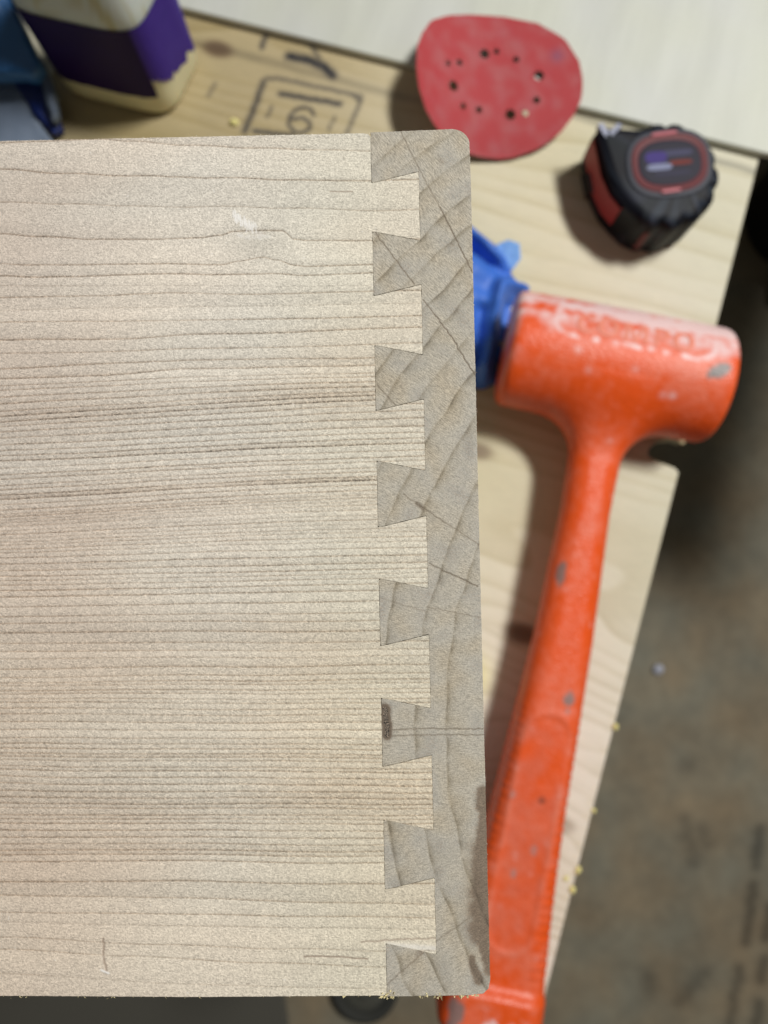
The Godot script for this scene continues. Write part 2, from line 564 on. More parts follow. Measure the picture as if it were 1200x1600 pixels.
		for y in w:
			var zz := y / px - 21.5
			while nx < pos.size() and pos[nx] < zz:
				nx += 1
			var dark := 0.0
			var near_line := 0.0
			if nx < pos.size():
				var d := pos[nx] - zz
				dark += 0.19 * pw[nx] * exp(-pow(d / 0.17, 2.0)) + 0.12 * pw[nx] * exp(-d / 0.42) + 0.03 * pw[nx] * exp(-d / 1.3) + tone[nx]
				near_line = exp(-d / 0.2)
			if nx > 0:
				var d := zz - pos[nx - 1]
				dark += 0.25 * pw[nx - 1] * exp(-pow(d / 0.11, 2.0))
			var s := slow.get_noise_2d(x * 0.7, zz * 1.6)
			var cream := smoothstep(-34.0, 2.0, x)
			var low_ := smoothstep(50.0, 95.0, zz)
			var pink_falloff := clampf(smoothstep(-25.0, -75.0, x) * 0.8 + 0.45 * slow.get_noise_2d(x * 0.6 + 300.0, zz * 1.6), 0.0, 1.0)
			var band := slow.get_noise_2d(x * 0.12, (zz - 0.03 * x) * 9.0)
			var f := fib.get_noise_2d(x * 2.1, zz * 3.0)
			var st := str_.get_noise_2d(x * 0.35, zz * 4.0)
			var g1 := 0.9 * speck(xi / 2, y / 2) + 0.9 * speck((xi + 3 * (y / 2 % 5)) / 5 + 900, y / 2) + 0.6 * speck(xi / 4 + 70, y / 3) - 1.2
			var t := 1.0 - dark * (0.9 + 0.6 * f - 0.35 * g1) + 0.012 * s + 0.022 * band + 0.09 * f + 0.03 * st + 0.115 * g1 * (1.0 - 0.3 * near_line)
			# saw marks across the grain near the lower corner
			var low := smoothstep(112.0, 128.0, zz) * smoothstep(-34.0, 0.0, x)
			if low > 0.0:
				t -= low * 0.07 * maxf(0.0, cross.get_noise_2d(x * 5.0, zz * 0.35) + 0.12)
			var i := xi * w + y
			var v := Vector3(212.0 + 2.0 * s - 1.0 * cream, 204.8 - 1.0 * s - 6.0 * pink_falloff - 2.5 * low_, 193.0 - 3.0 * s - 7.5 * pink_falloff - 6.5 * low_ - 4.0 * cream) * (1.0 - 0.06 * pink_falloff)  # darker to the left: lamp falloff painted into the wood tone
			v -= Vector3(-3.0, 5.5, 12.0) * smoothstep(0.02, 0.22, dark)
			v *= t
			# a small healed knot
			var kn := exp(-(pow((x + 22.5) / 5.5, 2.0) + pow((zz - 2.2) / 2.6, 2.0)))
			v *= 1.0 - 0.075 * kn
			v = v.lerp(Vector3(122, 102, 88), marks[y + xi * w] * 0.8)
			v = v.lerp(Vector3(234, 233, 231), pale[i])
			o[y * 3] = clampi(int(v.x), 0, 255)
			o[y * 3 + 1] = clampi(int(v.y), 0, 255)
			o[y * 3 + 2] = clampi(int(v.z), 0, 255)
		return o
	return paint(w, h, row)


func end_grain_texture() -> ImageTexture:
	var px := 12.0
	var w := 1992       # along Z, -21.5 .. 144.5
	var h := 244        # along X, -0.4 .. 19.93
	var ink := PackedFloat32Array()
	ink.resize(w * h)
	var stain := PackedFloat32Array()
	stain.resize(w * h)
	var T := func(p: Array) -> Array:
		var o := []
		for k in range(0, p.size(), 2):
			o.append((p[k + 1] + 21.5) * px)
			o.append((p[k] + 0.4) * px)
		return o
	var rays := [
		[.5, 5.9, -19.64, 9.2, -12.14, 13.0, -4.55], [.95, 13.0, -4.55, 14.4, -1.60, 19.0, 8.45], [.8, 0.2, -0.25, 4.7, 6.05, 7.8, 10.51], [.75, 9.4, 13.55, 11.6, 16.48],
		[.95, 11.6, 16.48, 14.9, 21.28, 16.9, 25.04, 18.9, 28.30], [.6, 0.2, 29.81, 3.7, 33.84], [.5, 4.9, 50.84, 8.7, 53.58], [.6, 8.7, 53.58, 13.7, 57.06], [.5, 13.7, 57.06, 19.1, 60.78],
		[.7, 9.4, 63.96, 11.8, 65.20], [.95, 11.8, 65.20, 18.4, 68.44], [.3, 0.2, 70.26, 9.0, 73.04], [.4, 8.9, 72.08, 18.8, 74.28], [.7, 0.4, 94.78, 7.6, 94.53, 19.1, 94.81],
		[.6, 0.9, 95.85, 7.5, 95.70, 19.0, 95.87], [.5, 0.0, 140.55, 9.4, 132.79, 15.4, 128.85]]
	for r in rays:
		ink = stroke(ink, w, h, T.call(r.slice(1)), 1.7, r[0] * 1.15, int(r[1] * 10), 1.8)
	ink = stroke(ink, w, h, T.call([7.3, 52.6, 8.7, 53.7]), 4.5, 1.2, 3, 1.0)
	ink = stroke(ink, w, h, T.call([13.3, -13.9, 13.9, -13.2]), 6.0, 0.45, 3, 1.0)
	stain = stroke(stain, w, h, T.call([19.0, 117.0, 18.2, 122.0, 18.0, 127.5, 18.6, 131.0, 19.4, 133.0]), 30.0, 1.0, 5, 10.0)
	stain = stroke(stain, w, h, T.call([18.6, 106.0, 18.9, 113.0, 17.6, 119.0, 17.0, 124.0, 17.4, 130.0, 19.0, 138.0]), 13.0, 0.9, 6, 9.0)
	stain = stroke(stain, w, h, T.call([15.5, 136.0, 16.8, 140.2]), 9.0, 0.75, 7, 4.0)
	stain = stroke(stain, w, h, T.call([5.0, 136.5, 7.0, 133.5]), 12.0, 0.35, 8, 4.0)
	stain = stroke(stain, w, h, T.call([0.5, 91.0, 0.9, 93.5, 0.8, 95.9]), 8.0, 1.5, 9, 4.0)
	var n1 := noise(41, 0.05, 2)
	var n2 := noise(42, 1.0, 2)
	var n3 := noise(43, 0.35, 2)
	var n4 := noise(44, 1.3, 2)
	var rings := [86.9, 92.4, 99.2, 104.8, 110.1, 115.6, 120.1, 125.6, 130.1, 136.5, 142.0, 147.0, 152.5, 158.0]
	var force := [0.7, 0.8, 1.0, 0.9, 0.55, 0.9, 0.9, 0.7, 0.9, 0.6, 0.6, 0.5, 0.4, 0.4]
	var row := func(xi: int) -> PackedByteArray:
		var o := PackedByteArray()
		o.resize(w * 3)
		var x := xi / px - 0.4
		for y in w:
			var z := y / px - 21.5
			var c := Vector2(x - 98.5, z - 96.0)
			var r := c.length() + 0.7 * n1.get_noise_2d(x * 1.4, z * 1.4)
			var an := atan2(c.y, -c.x)
			var dark := 0.0
			var k := 0
			while k < rings.size() - 1 and rings[k] < r:
				k += 1
			# earlywood begins outside each ring line: darker just inside it, fading inwards
			var d: float = rings[k] - r
			var f: float = force[k] * clampf(0.75 + 0.9 * n3.get_noise_2d(an * 60.0, rings[k] * 7.0), 0.15, 1.3)
			dark += f * (0.13 * exp(-pow(d / 0.5, 2.0)) + 0.13 * exp(-absf(d) / 1.5))
			if k > 0:
				var d2: float = r - rings[k - 1]
				dark += force[k - 1] * 0.12 * exp(-pow(d2 / 0.2, 2.0))
			var fib := n2.get_noise_2d(r * 0.55, an * 430.0)
			var bl := n1.get_noise_2d(x * 2.2 + 90.0, z * 2.2)
			var gr := n4.get_noise_2d(x * 2.0, z * 2.0)
			var t := 1.0 - dark * (1.0 + 0.5 * fib) + 0.15 * fib + 0.05 * gr + 0.035 * bl + 0.12 * (speck(xi / 2 + 7000, y / 2) + 0.7 * speck(xi / 3, y / 3 + 5000) - 0.85)
			var i := xi * w + y
			var v := Vector3(174.0 - 5.0 * bl, 168.0, 155.0 + 7.0 * bl) * t
			v -= Vector3(0, 3.0, 8.0) * clampf(dark * 6.0, 0, 1)
			v = v.lerp(Vector3(96, 84, 70), clampf(ink[i] * (0.62 + 0.4 * gr), 0, 0.85))
			v = v.lerp(Vector3(112, 97, 82) * t, clampf(smoothstep(0.05, 0.62, stain[i] + 0.3 * bl + 0.2 * fib + 0.1 * gr) * 0.95, 0, 0.85) if stain[i] < 1.05 else 0.0)
			if stain[i] >= 1.05:
				v = v.lerp(Vector3(84, 74, 64) * (1.0 + 1.4 * gr), 0.85)
			elif z > 90.0 and z < 97.0 and x < 2.2:
				v = v.lerp(Vector3(96, 84, 72), clampf(stain[i] * 0.8, 0, 0.8))
			o[y * 3] = clampi(int(v.x), 0, 255)
			o[y * 3 + 1] = clampi(int(v.y), 0, 255)
			o[y * 3 + 2] = clampi(int(v.z), 0, 255)
		return o
	return paint(w, h, row)


func fine(poly: PackedVector2Array, step: float, rough: float, seed_: int) -> PackedVector2Array:   # resampled outline with slightly worn edges
	var n := noise(seed_, 1.1, 2)
	var o := PackedVector2Array()
	for k in poly.size():
		var a := poly[k]
		var b := poly[(k + 1) % poly.size()]
		var m := maxi(1, int(a.distance_to(b) / step))
		for j in m:
			var p := a.lerp(b, float(j) / m)
			o.append(p + Vector2(n.get_noise_2d(p.x * 3.0, p.y * 3.0), n.get_noise_2d(p.x * 3.0 + 90.0, p.y * 3.0)) * rough)
	return o


func slab(poly: PackedVector2Array, y1: float, y0: float, ch: float, uv: Callable) -> ArrayMesh:   # a board face cut to an outline, edges eased by ch
	if Geometry2D.is_polygon_clockwise(poly):
		poly.reverse()
	# poly is now counter-clockwise in (x, z); seen from above (+y) that is clockwise
	var n := poly.size()
	var inner := PackedVector2Array()
	for k in n:
		var e := (poly[(k + 1) % n] - poly[(k + n - 1) % n]).normalized()
		inner.append(poly[k] + Vector2(-e.y, e.x) * ch)
	var b := Mb.new()
	var ids := Geometry2D.triangulate_polygon(inner)
	if ids.is_empty():
		push_error("slab: no triangles")
	for p in inner:
		b.pt(Vector3(p.x, y1, p.y), uv.call(p))
	for k in range(0, ids.size(), 3):
		var p := inner[ids[k]]
		var cr := (inner[ids[k + 1]] - p).cross(inner[ids[k + 2]] - p)
		if cr > 0:
			b.tri(ids[k], ids[k + 2], ids[k + 1])
		else:
			b.tri(ids[k], ids[k + 1], ids[k + 2])
	var f := b.v.size()
	for k in n:
		b.pt(Vector3(inner[k].x, y1, inner[k].y), uv.call(inner[k]))
	for k in n:
		b.pt(Vector3(poly[k].x, y1 - ch, poly[k].y), uv.call(poly[k]))
	for k in n:
		b.pt(Vector3(poly[k].x, y0, poly[k].y), uv.call(poly[k]))
	for k in n:
		var j := (k + 1) % n
		for s in 2:
			b.quad(f + s * n + k, f + s * n + j, f + (s + 1) * n + j, f + (s + 1) * n + k)
	return b.build(false)


func drawer() -> void:
	var t := thing("drawer", "bare wooden drawer on its side, dovetailed pale board joined to grey end grain", "drawer")
	var tails := mat(Color.WHITE, 0.72)
	tails.albedo_texture = tail_texture()
	tails.heightmap_enabled = true
	tails.heightmap_texture = tails.albedo_texture
	tails.heightmap_scale = 0.03
	var pins := mat(Color.WHITE, 0.78)
	pins.albedo_texture = end_grain_texture()
	pins.heightmap_enabled = true
	pins.heightmap_texture = pins.albedo_texture
	pins.heightmap_scale = 0.028
	var pitch := 22.225
	var pin := 12.55
	var slope := 1.95
	var deep := 9.18
	var gap := 0.012
	# the side with the tails; its uncut end runs on out of the picture
	var a := PackedVector2Array([Vector2(-111.9, -20.62), Vector2(-70.0, -20.3), Vector2(-35.0, -19.95), Vector2(-1.6, -19.62), Vector2(-0.4 - gap, -19.4), Vector2(-gap, -18.9)])
	for k in range(-1, 6):
		var z0 := k * pitch + pin
		var z1 := (k + 1) * pitch
		a.append_array([Vector2(-gap, z0 + gap), Vector2(0.7, z0 + gap - 0.05), Vector2(deep - 0.15, z0 - slope + 0.04 + gap), Vector2(deep - gap, z0 - slope + 0.18), Vector2(deep - gap, z1 + slope - 0.15), Vector2(deep - 0.15, z1 + slope - gap), Vector2(0.7, z1 + 0.1 - gap), Vector2(-gap, z1 - gap)])
	a.append_array([Vector2(-gap, 142.55), Vector2(-35.7, 142.57), Vector2(-111.9, 141.6)])
	var uv := func(p: Vector2) -> Vector2: return Vector2((p.y + 21.5) / 166.0, clampf((p.x + 112.0) / 122.0, 0, 1))
	obj("drawer_side", slab(fine(a, 0.5, 0.05, 51), TOP, TOP - 12.7, 0.05, uv), tails, t)
	var uv2 := func(p: Vector2) -> Vector2: return Vector2((p.y + 21.5) / 166.0, clampf((-112.0 - p.x) / 122.0, 0, 1))
	var far_end := PackedVector2Array([Vector2(-233.0, -20.9), Vector2(-111.9, -20.62), Vector2(-111.9, 141.6), Vector2(-233.0, 140.4)])
	obj("drawer_side", slab(far_end, TOP, TOP - 12.7, 0.0, uv2), tails, t)
	# the front, end grain up, with its pins
	var p := PackedVector2Array([Vector2(0.02, -19.75), Vector2(12.6, -19.88), Vector2(15.7, -19.92)])
	for k in 7:
		var an := -PI / 2 + (k + 0.5) / 7.5 * PI / 2
		p.append(Vector2(15.75 + 3.45 * cos(an), -16.45 + 3.45 * sin(an)))
	p.append_array([Vector2(19.22, -10.0), Vector2(19.05, 60.0), Vector2(18.92, 139.9), Vector2(18.55, 141.5), Vector2(17.6, 142.35), Vector2(15.0, 142.62), Vector2(0.02, 142.75)])
	for k in range(5, -2, -1):
		var z0 := k * pitch + pin
		var z1 := (k + 1) * pitch
		p.append_array([Vector2(0.02, z1 + 0.25), Vector2(0.3, z1 + 0.02), Vector2(deep - 0.3, z1 + slope), Vector2(deep, z1 + slope), Vector2(deep, z0 - slope), Vector2(deep - 0.3, z0 - slope), Vector2(0.3, z0 - 0.02), Vector2(0.02, z0 - 0.25)])
	var uvp := func(q: Vector2) -> Vector2: return Vector2((q.y + 21.5) / 166.0, (q.x + 0.4) / 20.33)
	var front := obj("drawer_front", slab(fine(p, 0.5, 0.06, 52), TOP - 0.03, TOP - 12.7, 0.06, uvp), pins, t)
	front.set_meta("label", "grey end grain drawer front with pins and a brown stain")
	var plain_side := mat(rgb8(205, 190, 172), 0.7)
	grained(plain_side, Vector3(3, 55, 55), 63)
	var plain_front := mat(rgb8(176, 166, 148), 0.7)
	grained(plain_front, Vector3(55, 3, 55), 64)
	var b := Mb.new()
	b.box(Vector3(0.05, 0.2, -19.6), Vector3(18.9, TOP - 12.72, 142.3), 0.5)
	obj("front_face", b.build(false), plain_front, t)
	b = Mb.new()
	b.box(Vector3(-233, 0.2, -19.6), Vector3(-0.05, 12.9, 142.3), 0.5)
	obj("drawer_side", b.build(false), plain_side, t)
	b = Mb.new()
	b.box(Vector3(-233, 13.0, -19.6), Vector3(-221, TOP - 12.75, 142.3), 0.5)
	obj("drawer_back", b.build(false), plain_side, t)
	b = Mb.new()
	b.box(Vector3(-220.9, 13.0, 126), Vector3(-0.1, TOP - 12.75, 131.5), 0.3)
	obj("drawer_bottom", b.build(false), plain_side, t)
	# torn yellow fibres along the lower edge of the joint, and pale hairs along the edges
	var rng := RandomNumberGenerator.new()
	rng.seed = 61
	var s := Mb.new()
	for spot in [[-1.4, 1.6, 90], [5.8, 7.6, 40], [8.6, 10.4, 36], [13.2, 15.2, 40], [-12.0, 6.0, 14], [9.0, 18.0, 16]]:
		for k in spot[2]:
			var x := rng.randf_range(spot[0], spot[1])
			splinter(s, Vector3(x, TOP - rng.randf_range(-0.1, 1.6), 142.4 + rng.randf_range(-0.8, 0.7)), rng, rng.randf_range(0.2, 0.75), rng.randf_range(0.12, 0.3))
	for k in 90:
		splinter(s, Vector3(rng.randf_range(-72, 18), TOP - rng.randf_range(0.1, 1.0), 142.5 + rng.randf_range(-0.05, 0.2)), rng, rng.randf_range(0.2, 0.6), rng.randf_range(0.03, 0.07))
	var fm := mat(rgb8(208, 196, 150), 0.8)
	obj("torn_fibres", s.build(false), fm, t).set_meta("kind", "stuff")
	var hs := Mb.new()
	for k in 150:
		var x := rng.randf_range(-72, 16)
		var edge := -19.75 + minf(0.0, (x + 1.0) * 0.0095)
		splinter(hs, Vector3(x, TOP - rng.randf_range(0.0, 0.8), edge - rng.randf_range(-0.1, 0.12)), rng, rng.randf_range(0.15, 0.5), 0.035)
	for k in 90:
		var z := rng.randf_range(-16, 140)
		splinter(hs, Vector3(19.22 - (z + 16.0) * 0.0019 + rng.randf_range(-0.1, 0.12), TOP - rng.randf_range(0.0, 0.8), z), rng, rng.randf_range(0.15, 0.4), 0.035)
	obj("edge_fuzz", hs.build(false), mat(rgb8(226, 216, 200), 0.8), t).set_meta("kind", "stuff")


func grained(m: StandardMaterial3D, scale: Vector3, seed_: int) -> void:
	var t := NoiseTexture2D.new()
	t.width = 512
	t.height = 512
	t.seamless = true
	t.noise = noise(seed_, 0.02, 4)
	var ramp := Gradient.new()
	ramp.set_color(0, Color(0.84, 0.81, 0.77))
	ramp.set_color(1, Color(1, 1, 1))
	t.color_ramp = ramp
	m.albedo_texture = t
	m.uv1_triplanar = true
	m.uv1_scale = scale


func splinter(b: Mb, at_: Vector3, rng: RandomNumberGenerator, l: float, w: float) -> void:
	var d := Vector3(rng.randf_range(-1, 1), rng.randf_range(-0.4, 0.5), rng.randf_range(-0.7, 1.0)).normalized() * l
	var s := d.cross(Vector3(rng.randf_range(-1, 1), 1, rng.randf_range(-1, 1))).normalized() * w
	var u := d.cross(s).normalized() * w
	b.face([at_ + s, at_ - s, at_ + d], at_ + u * -2.0)
	b.face([at_ - s, at_ + u, at_ + d], at_ + s * 2.0)
	b.face([at_ + u, at_ + s, at_ + d], at_ - s * 2.0)


# ------------------------------------------------------------------ surface nets

func nets(size: Vector3i, cell: float, lo: Vector3, f: PackedFloat32Array, paint_at: Callable, part_at: Callable, parts: Array) -> Array:
	# one vertex in each cell that the surface crosses, one quad round each crossed edge; split into parts by part_at(vertex)
	var nx := size.x
	var ny := size.y
	var nz := size.z
	var idx := PackedInt32Array()
	idx.resize(nx * ny * nz)
	idx.fill(-1)
	var vs := PackedVector3Array()
	var corner := [0, 1, nx, nx + 1, nx * ny, nx * ny + 1, nx * ny + nx, nx * ny + nx + 1]
	var pos := [Vector3(0, 0, 0), Vector3(1, 0, 0), Vector3(0, 1, 0), Vector3(1, 1, 0), Vector3(0, 0, 1), Vector3(1, 0, 1), Vector3(0, 1, 1), Vector3(1, 1, 1)]
	var edges := [[0, 1], [2, 3], [4, 5], [6, 7], [0, 2], [1, 3], [4, 6], [5, 7], [0, 4], [1, 5], [2, 6], [3, 7]]
	for z in nz - 1:
		for y in ny - 1:
			for x in nx - 1:
				var at_ := (z * ny + y) * nx + x
				var a := f[at_]
				if a > 3.0 * cell or a < -3.0 * cell:
					continue
				var s := 0
				for k in 8:
					if f[at_ + corner[k]] < 0.0:
						s += 1
				if s == 0 or s == 8:
					continue
				var sum := Vector3.ZERO
				var n := 0
				for e in edges:
					var fa := f[at_ + corner[e[0]]]
					var fb := f[at_ + corner[e[1]]]
					if (fa < 0.0) != (fb < 0.0):
						sum += (pos[e[0]] as Vector3).lerp(pos[e[1]], fa / (fa - fb))
						n += 1
				idx[at_] = vs.size()
				vs.append(lo + (Vector3(x, y, z) + sum / n) * cell)
	var quads := []
	var strides := [1, nx, nx * ny]
	for z in range(1, nz - 1):
		for y in range(1, ny - 1):
			for x in range(1, nx - 1):
				var at_ := (z * ny + y) * nx + x
				for d in 3:
					var a := f[at_] < 0.0
					if a == (f[at_ + strides[d]] < 0.0):
						continue
					var u: int = strides[(d + 1) % 3]
					var w: int = strides[(d + 2) % 3]
					var q := [idx[at_ - u - w], idx[at_ - w], idx[at_], idx[at_ - u]]
					if q.min() < 0:
						continue
					if not a:
						q.reverse()
					quads.append(q)
	var nrm := PackedVector3Array()
	nrm.resize(vs.size())
	for q in quads:
		var n := (vs[q[2]] - vs[q[0]]).cross(vs[q[3]] - vs[q[1]])
		for k in 4:
			nrm[q[k]] += n
	var out := []
	for p in parts.size():
		var b := Mb.new()
		var map := {}
		var nn := PackedVector3Array()
		for q in quads:
			var mid: Vector3 = (vs[q[0]] + vs[q[1]] + vs[q[2]] + vs[q[3]]) * 0.25
			if part_at.call(mid) != p:
				continue
			var id := []
			for k in q:
				if not map.has(k):
					var n := nrm[k].normalized()
					map[k] = b.pt(vs[k], Vector2.ZERO, paint_at.call(vs[k], n))
					nn.append(n)
				id.append(map[k])
			b.quad(id[0], id[1], id[2], id[3])
		var arr := []
		arr.resize(Mesh.ARRAY_MAX)
		arr[Mesh.ARRAY_VERTEX] = b.v
		arr[Mesh.ARRAY_NORMAL] = nn
		arr[Mesh.ARRAY_COLOR] = b.c
		arr[Mesh.ARRAY_INDEX] = b.i
		var m := ArrayMesh.new()
		if b.i.size():
			m.add_surface_from_arrays(Mesh.PRIMITIVE_TRIANGLES, arr)
		out.append(m)
	return out


func smin(a: float, b: float, k: float) -> float:
	var h := maxf(k - absf(a - b), 0.0) / k
	return minf(a, b) - h * h * k * 0.25


# ------------------------------------------------------------------ the mallet
# local axes: x along the head, z from the head down the handle, y up; origin in the middle of the head, 35 mm above the bench

const HALF := [30.0, 17.0, 56.0, 15.2, 88.0, 14.3, 125.0, 15.8, 165.0, 17.2, 203.0, 18.2, 245.0, 19.8, 273.0, 21.2, 330.0, 25.0, 368.0, 28.2, 373.0, 29.5, 392.0, 30.5, 410.0, 30.5]

func mallet_field(p: Vector3) -> float:
	var hx := p.x + 3.0
	var q := Vector2(sqrt(p.y * p.y + p.z * p.z), absf(hx))
	var r := 35.0 - 0.9 * pow(hx / 64.0, 4.0)
	var d := q - Vector2(r - 5.0, 64.0 - 5.0)
	var head := Vector2(maxf(d.x, 0), maxf(d.y, 0)).length() + minf(maxf(d.x, d.y), 0.0) - 5.0
	if p.z < 12.0:
		return head
	var s := p.z
	var hw := at(HALF, s)
	var butt := smoothstep(366.0, 374.0, s)
	var hh := lerpf(lerpf(13.5, 16.0, smoothstep(120.0, 240.0, s)), 21.0, butt)
	var yc := -13.0 * clampf(s / 385.0, 0, 1)
	var x := p.x + 2.2 - at([56.0, 0.0, 165.0, 2.0, 273.0, 0.3, 300.0, 0.0], s)
	var y := p.y - yc
	var rr := minf(hw, hh) * lerpf(0.92, 0.62, smoothstep(150.0, 230.0, s))
	var e := Vector2(absf(x) - (hw - rr), absf(y) - (hh - rr))
	var h := Vector2(maxf(e.x, 0), maxf(e.y, 0)).length() + minf(maxf(e.x, e.y), 0.0) - rr
	# end of the handle, rounded
	var ez := s - 400.0
	if ez > -10.0:
		var g := Vector2(maxf(h + 8.0, 0), maxf(ez + 8.0, 0)).length() + minf(maxf(h + 8.0, ez + 8.0), 0.0) - 8.0
		h = g
	# grip: a sunk oval panel with a raised rim, and notched sides
	if s > 190.0 and s < 372.0 and absf(y) > 4.0:
		var c := clampf(s, 222.0, 334.0)
		var o := Vector2(x, s - c).length() - 12.6
		h += 0.5 * smoothstep(1.0, -1.0, o) - 0.55 * exp(-pow((o - 1.2) / 1.3, 2.0))
	if s > 205.0 and s < 362.0:
		h += (0.44 + 0.1 * sin(s * 0.7)) * smoothstep(13.0, 18.0, absf(x)) * sin(s * TAU / 5.2 + 0.6 * sin(s * 0.33))
	return smin(head, h, 26.0 * smoothstep(110.0, 40.0, s) + 0.01)


func mallet() -> void:
	var cell := 1.5
	var lo := Vector3(-75, -38.5, -38.5)
	var size := Vector3i(101, 52, 296)
	var f := PackedFloat32Array()
	f.resize(size.x * size.y * size.z)
	var slices := []
	slices.resize(size.z)
	var job := func(z: int) -> void:
		var a := PackedFloat32Array()
		a.resize(size.x * size.y)
		a.fill(50.0)
		var far := z * cell + lo.z > 75.0
		for x in size.x:
			var px := lo.x + x * cell
			if far and absf(px) > 38.0:
				continue
			for y in size.y:
				a[y * size.x + x] = mallet_field(Vector3(px, lo.y + y * cell, lo.z + z * cell))
		slices[z] = a
	var id := WorkerThreadPool.add_group_task(job, size.z, -1, true)
	WorkerThreadPool.wait_for_group_task_completion(id)
	f = PackedFloat32Array()
	for a in slices:
		f.append_array(a)
	var n1 := noise(71, 0.05, 3)
	var n2 := noise(72, 0.13, 3)
	var n3 := noise(73, 0.02, 2)
	var orange := lin(236, 89, 31)
	var worn := lin(228, 134, 112)
	var chalk := lin(238, 208, 208)
	var grey := lin(128, 122, 120)
	var chips := [[58.0, 4.0, 6.5, 4.2, 18.0], [-23.5, 86.0, 2.6, 12.0, 0.0], [-2.6, 350.0, 5.0, 16.0, 0.0]]
	var coat := func(p: Vector3, n: Vector3) -> Color:
		var a := n1.get_noise_3dv(p * 1.0)
		var b := n2.get_noise_3dv(p)
		var c := orange.lerp(worn, clampf(0.05 + 0.3 * a + 0.2 * b, 0, 0.35))
		c = c.lerp(worn, clampf(0.12 + 0.5 * n3.get_noise_3dv(p) + 0.3 * b, 0, 0.5) * smoothstep(0.6, 0.97, n.y))  # upward sides paler: handle sheen painted in along with wear
		c = c * (0.97 + 0.06 * b)
		if p.z < 44.0:
			var th := rad_to_deg(atan2(-p.z, p.y))         # 0 at the top of the head, positive towards the far side
			var band := smoothstep(4.0, 30.0, th + 14.0 * a) * smoothstep(80.0, 56.0, th)
			var sa := n1.get_noise_3d(p.x * 0.35, p.y * 1.4, p.z * 1.4)
			var w := band * clampf(0.40 + 1.2 * sa + 0.6 * b, 0, 0.85)
			w = maxf(w, 0.92 * smoothstep(27.0, 40.0, th + 7.0 * b) * smoothstep(86.0, 66.0, th + 10.0 * sa) * clampf(1.0 + 1.4 * sa + 0.7 * b, 0, 1))
			w = maxf(w, 0.5 * smoothstep(-50.0, -67.0, p.x) * clampf(0.4 + 1.5 * a, 0, 1) * smoothstep(-40, 10, th))
			# the oval rim round the lettering
			var o := Vector2(p.x, (th - 22.0) * 0.611)
			var rim := absf(Vector2(maxf(absf(o.x) - 36.0, 0.0), o.y).length() - 9.5)
			w = maxf(w, exp(-pow(rim / 1.4, 2.0)) * clampf(0.55 + 1.5 * b + a, 0, 1))
			if absf(o.x - 44.0) < 4.5 and absf(o.y + 2.5) < 6.0:
				w = maxf(w, 0.95 * exp(-pow(rim / 2.0, 2.0)))
			c = c.lerp(chalk, clampf(w * 1.25, 0, 0.95))
			for dot in [[-30.0, -6.0], [3.0, -14.0], [36.0, -10.0], [-22.0, -22.0], [22.0, -32.0], [27.0, -31.0]]:
				var dd := Vector2(p.x - dot[0], (th - dot[1]) * 0.611).length()
				c = c.lerp(chalk, (0.35 + 0.3 * sin(dot[0])) * exp(-pow((dd + 1.2 * b) / 2.0, 2.0)))
			var g := Vector2((p.x - 49.0) * 0.83 + (th + 1.0) * 0.611 * 0.55, (th + 1.0) * 0.611 * 0.83 - (p.x - 49.0) * 0.55)
			c = c.lerp(grey, smoothstep(1.0, 0.75, Vector2(g.x / 8.5, g.y / 4.4).length() + 0.35 * b))
		else:
			for ch in [[-11.0, 128.0, 2.6, 8.5], [6.5, 198.0, 3.6, 4.4], [7.0, 205.0, 2.2, 2.0], [-14.8, 258.0, 2.0, 2.2], [3.0, 287.0, 2.4, 3.4], [21.5, 295.0, 2.2, 3.0], [-24.0, 386.0, 4.6, 11.0], [-6.0, 302.0, 1.8, 3.0]]:
				var dd := Vector2((p.x - ch[0]) / ch[2], (p.z - ch[1]) / ch[3]).length() + 0.5 * b
				c = c.lerp(grey if ch[2] > 2.5 else lin(170, 140, 135), smoothstep(1.1, 0.75, dd) * 0.85 * smoothstep(-0.2, 0.3, n.y + 0.2))
			var hole := Vector2(p.x - 2.0, p.z - 258.0).length()
			c = c.lerp(lin(60, 35, 28), smoothstep(2.4, 1.4, hole) * smoothstep(0.3, 0.7, n.y))
			if p.z > 205.0 and p.z < 365.0:
				var cc := clampf(p.z, 222.0, 334.0)
				var o := Vector2(p.x + 2.2, p.z - cc).length() - 12.6
				c = c.lerp(lin(228, 138, 116), 0.55 * exp(-pow((o - 1.2) / 1.8, 2.0)) * clampf(0.6 + a, 0, 1))
				c = c.lerp(lin(214, 104, 78), 0.5 * smoothstep(1.0, -1.0, o) * clampf(0.6 + 1.4 * a, 0, 1))
			if p.z > 372.0:
				c = c.lerp(chalk, smoothstep(0.05, 0.5, a + 0.5 * b + 0.15) * 0.9 * smoothstep(376.0, 386.0, p.z) * smoothstep(0.3, 0.8, n.y) * smoothstep(20.0, 8.0, absf(p.x)))
			c = c.lerp(chalk, 0.2 * smoothstep(0.5, 0.75, b + 0.3 * a))
		return c
	var part := func(p: Vector3) -> int: return 0 if p.z < 46.0 else 1 if p.z < 205.0 else 2 if p.z < 372.0 else 3
	var meshes := nets(size, cell, lo, f, coat, part, [0, 1, 2, 3])
	var m := mat(Color.WHITE, 0.38)
	m.vertex_color_use_as_albedo = true
	m.metallic_specular = 0.45
	var nt := NoiseTexture2D.new()
	nt.width = 256
	nt.height = 256
	nt.seamless = true
	nt.noise = noise(77, 0.05, 3)
	m.heightmap_enabled = true
	m.heightmap_texture = nt
	m.heightmap_scale = 0.03
	m.uv1_triplanar = true
	m.uv1_scale = Vector3(30, 30, 30)
	var t := thing("dead_blow_mallet", "scuffed orange rubber dead blow mallet lying on the plywood beside the drawer", "mallet")
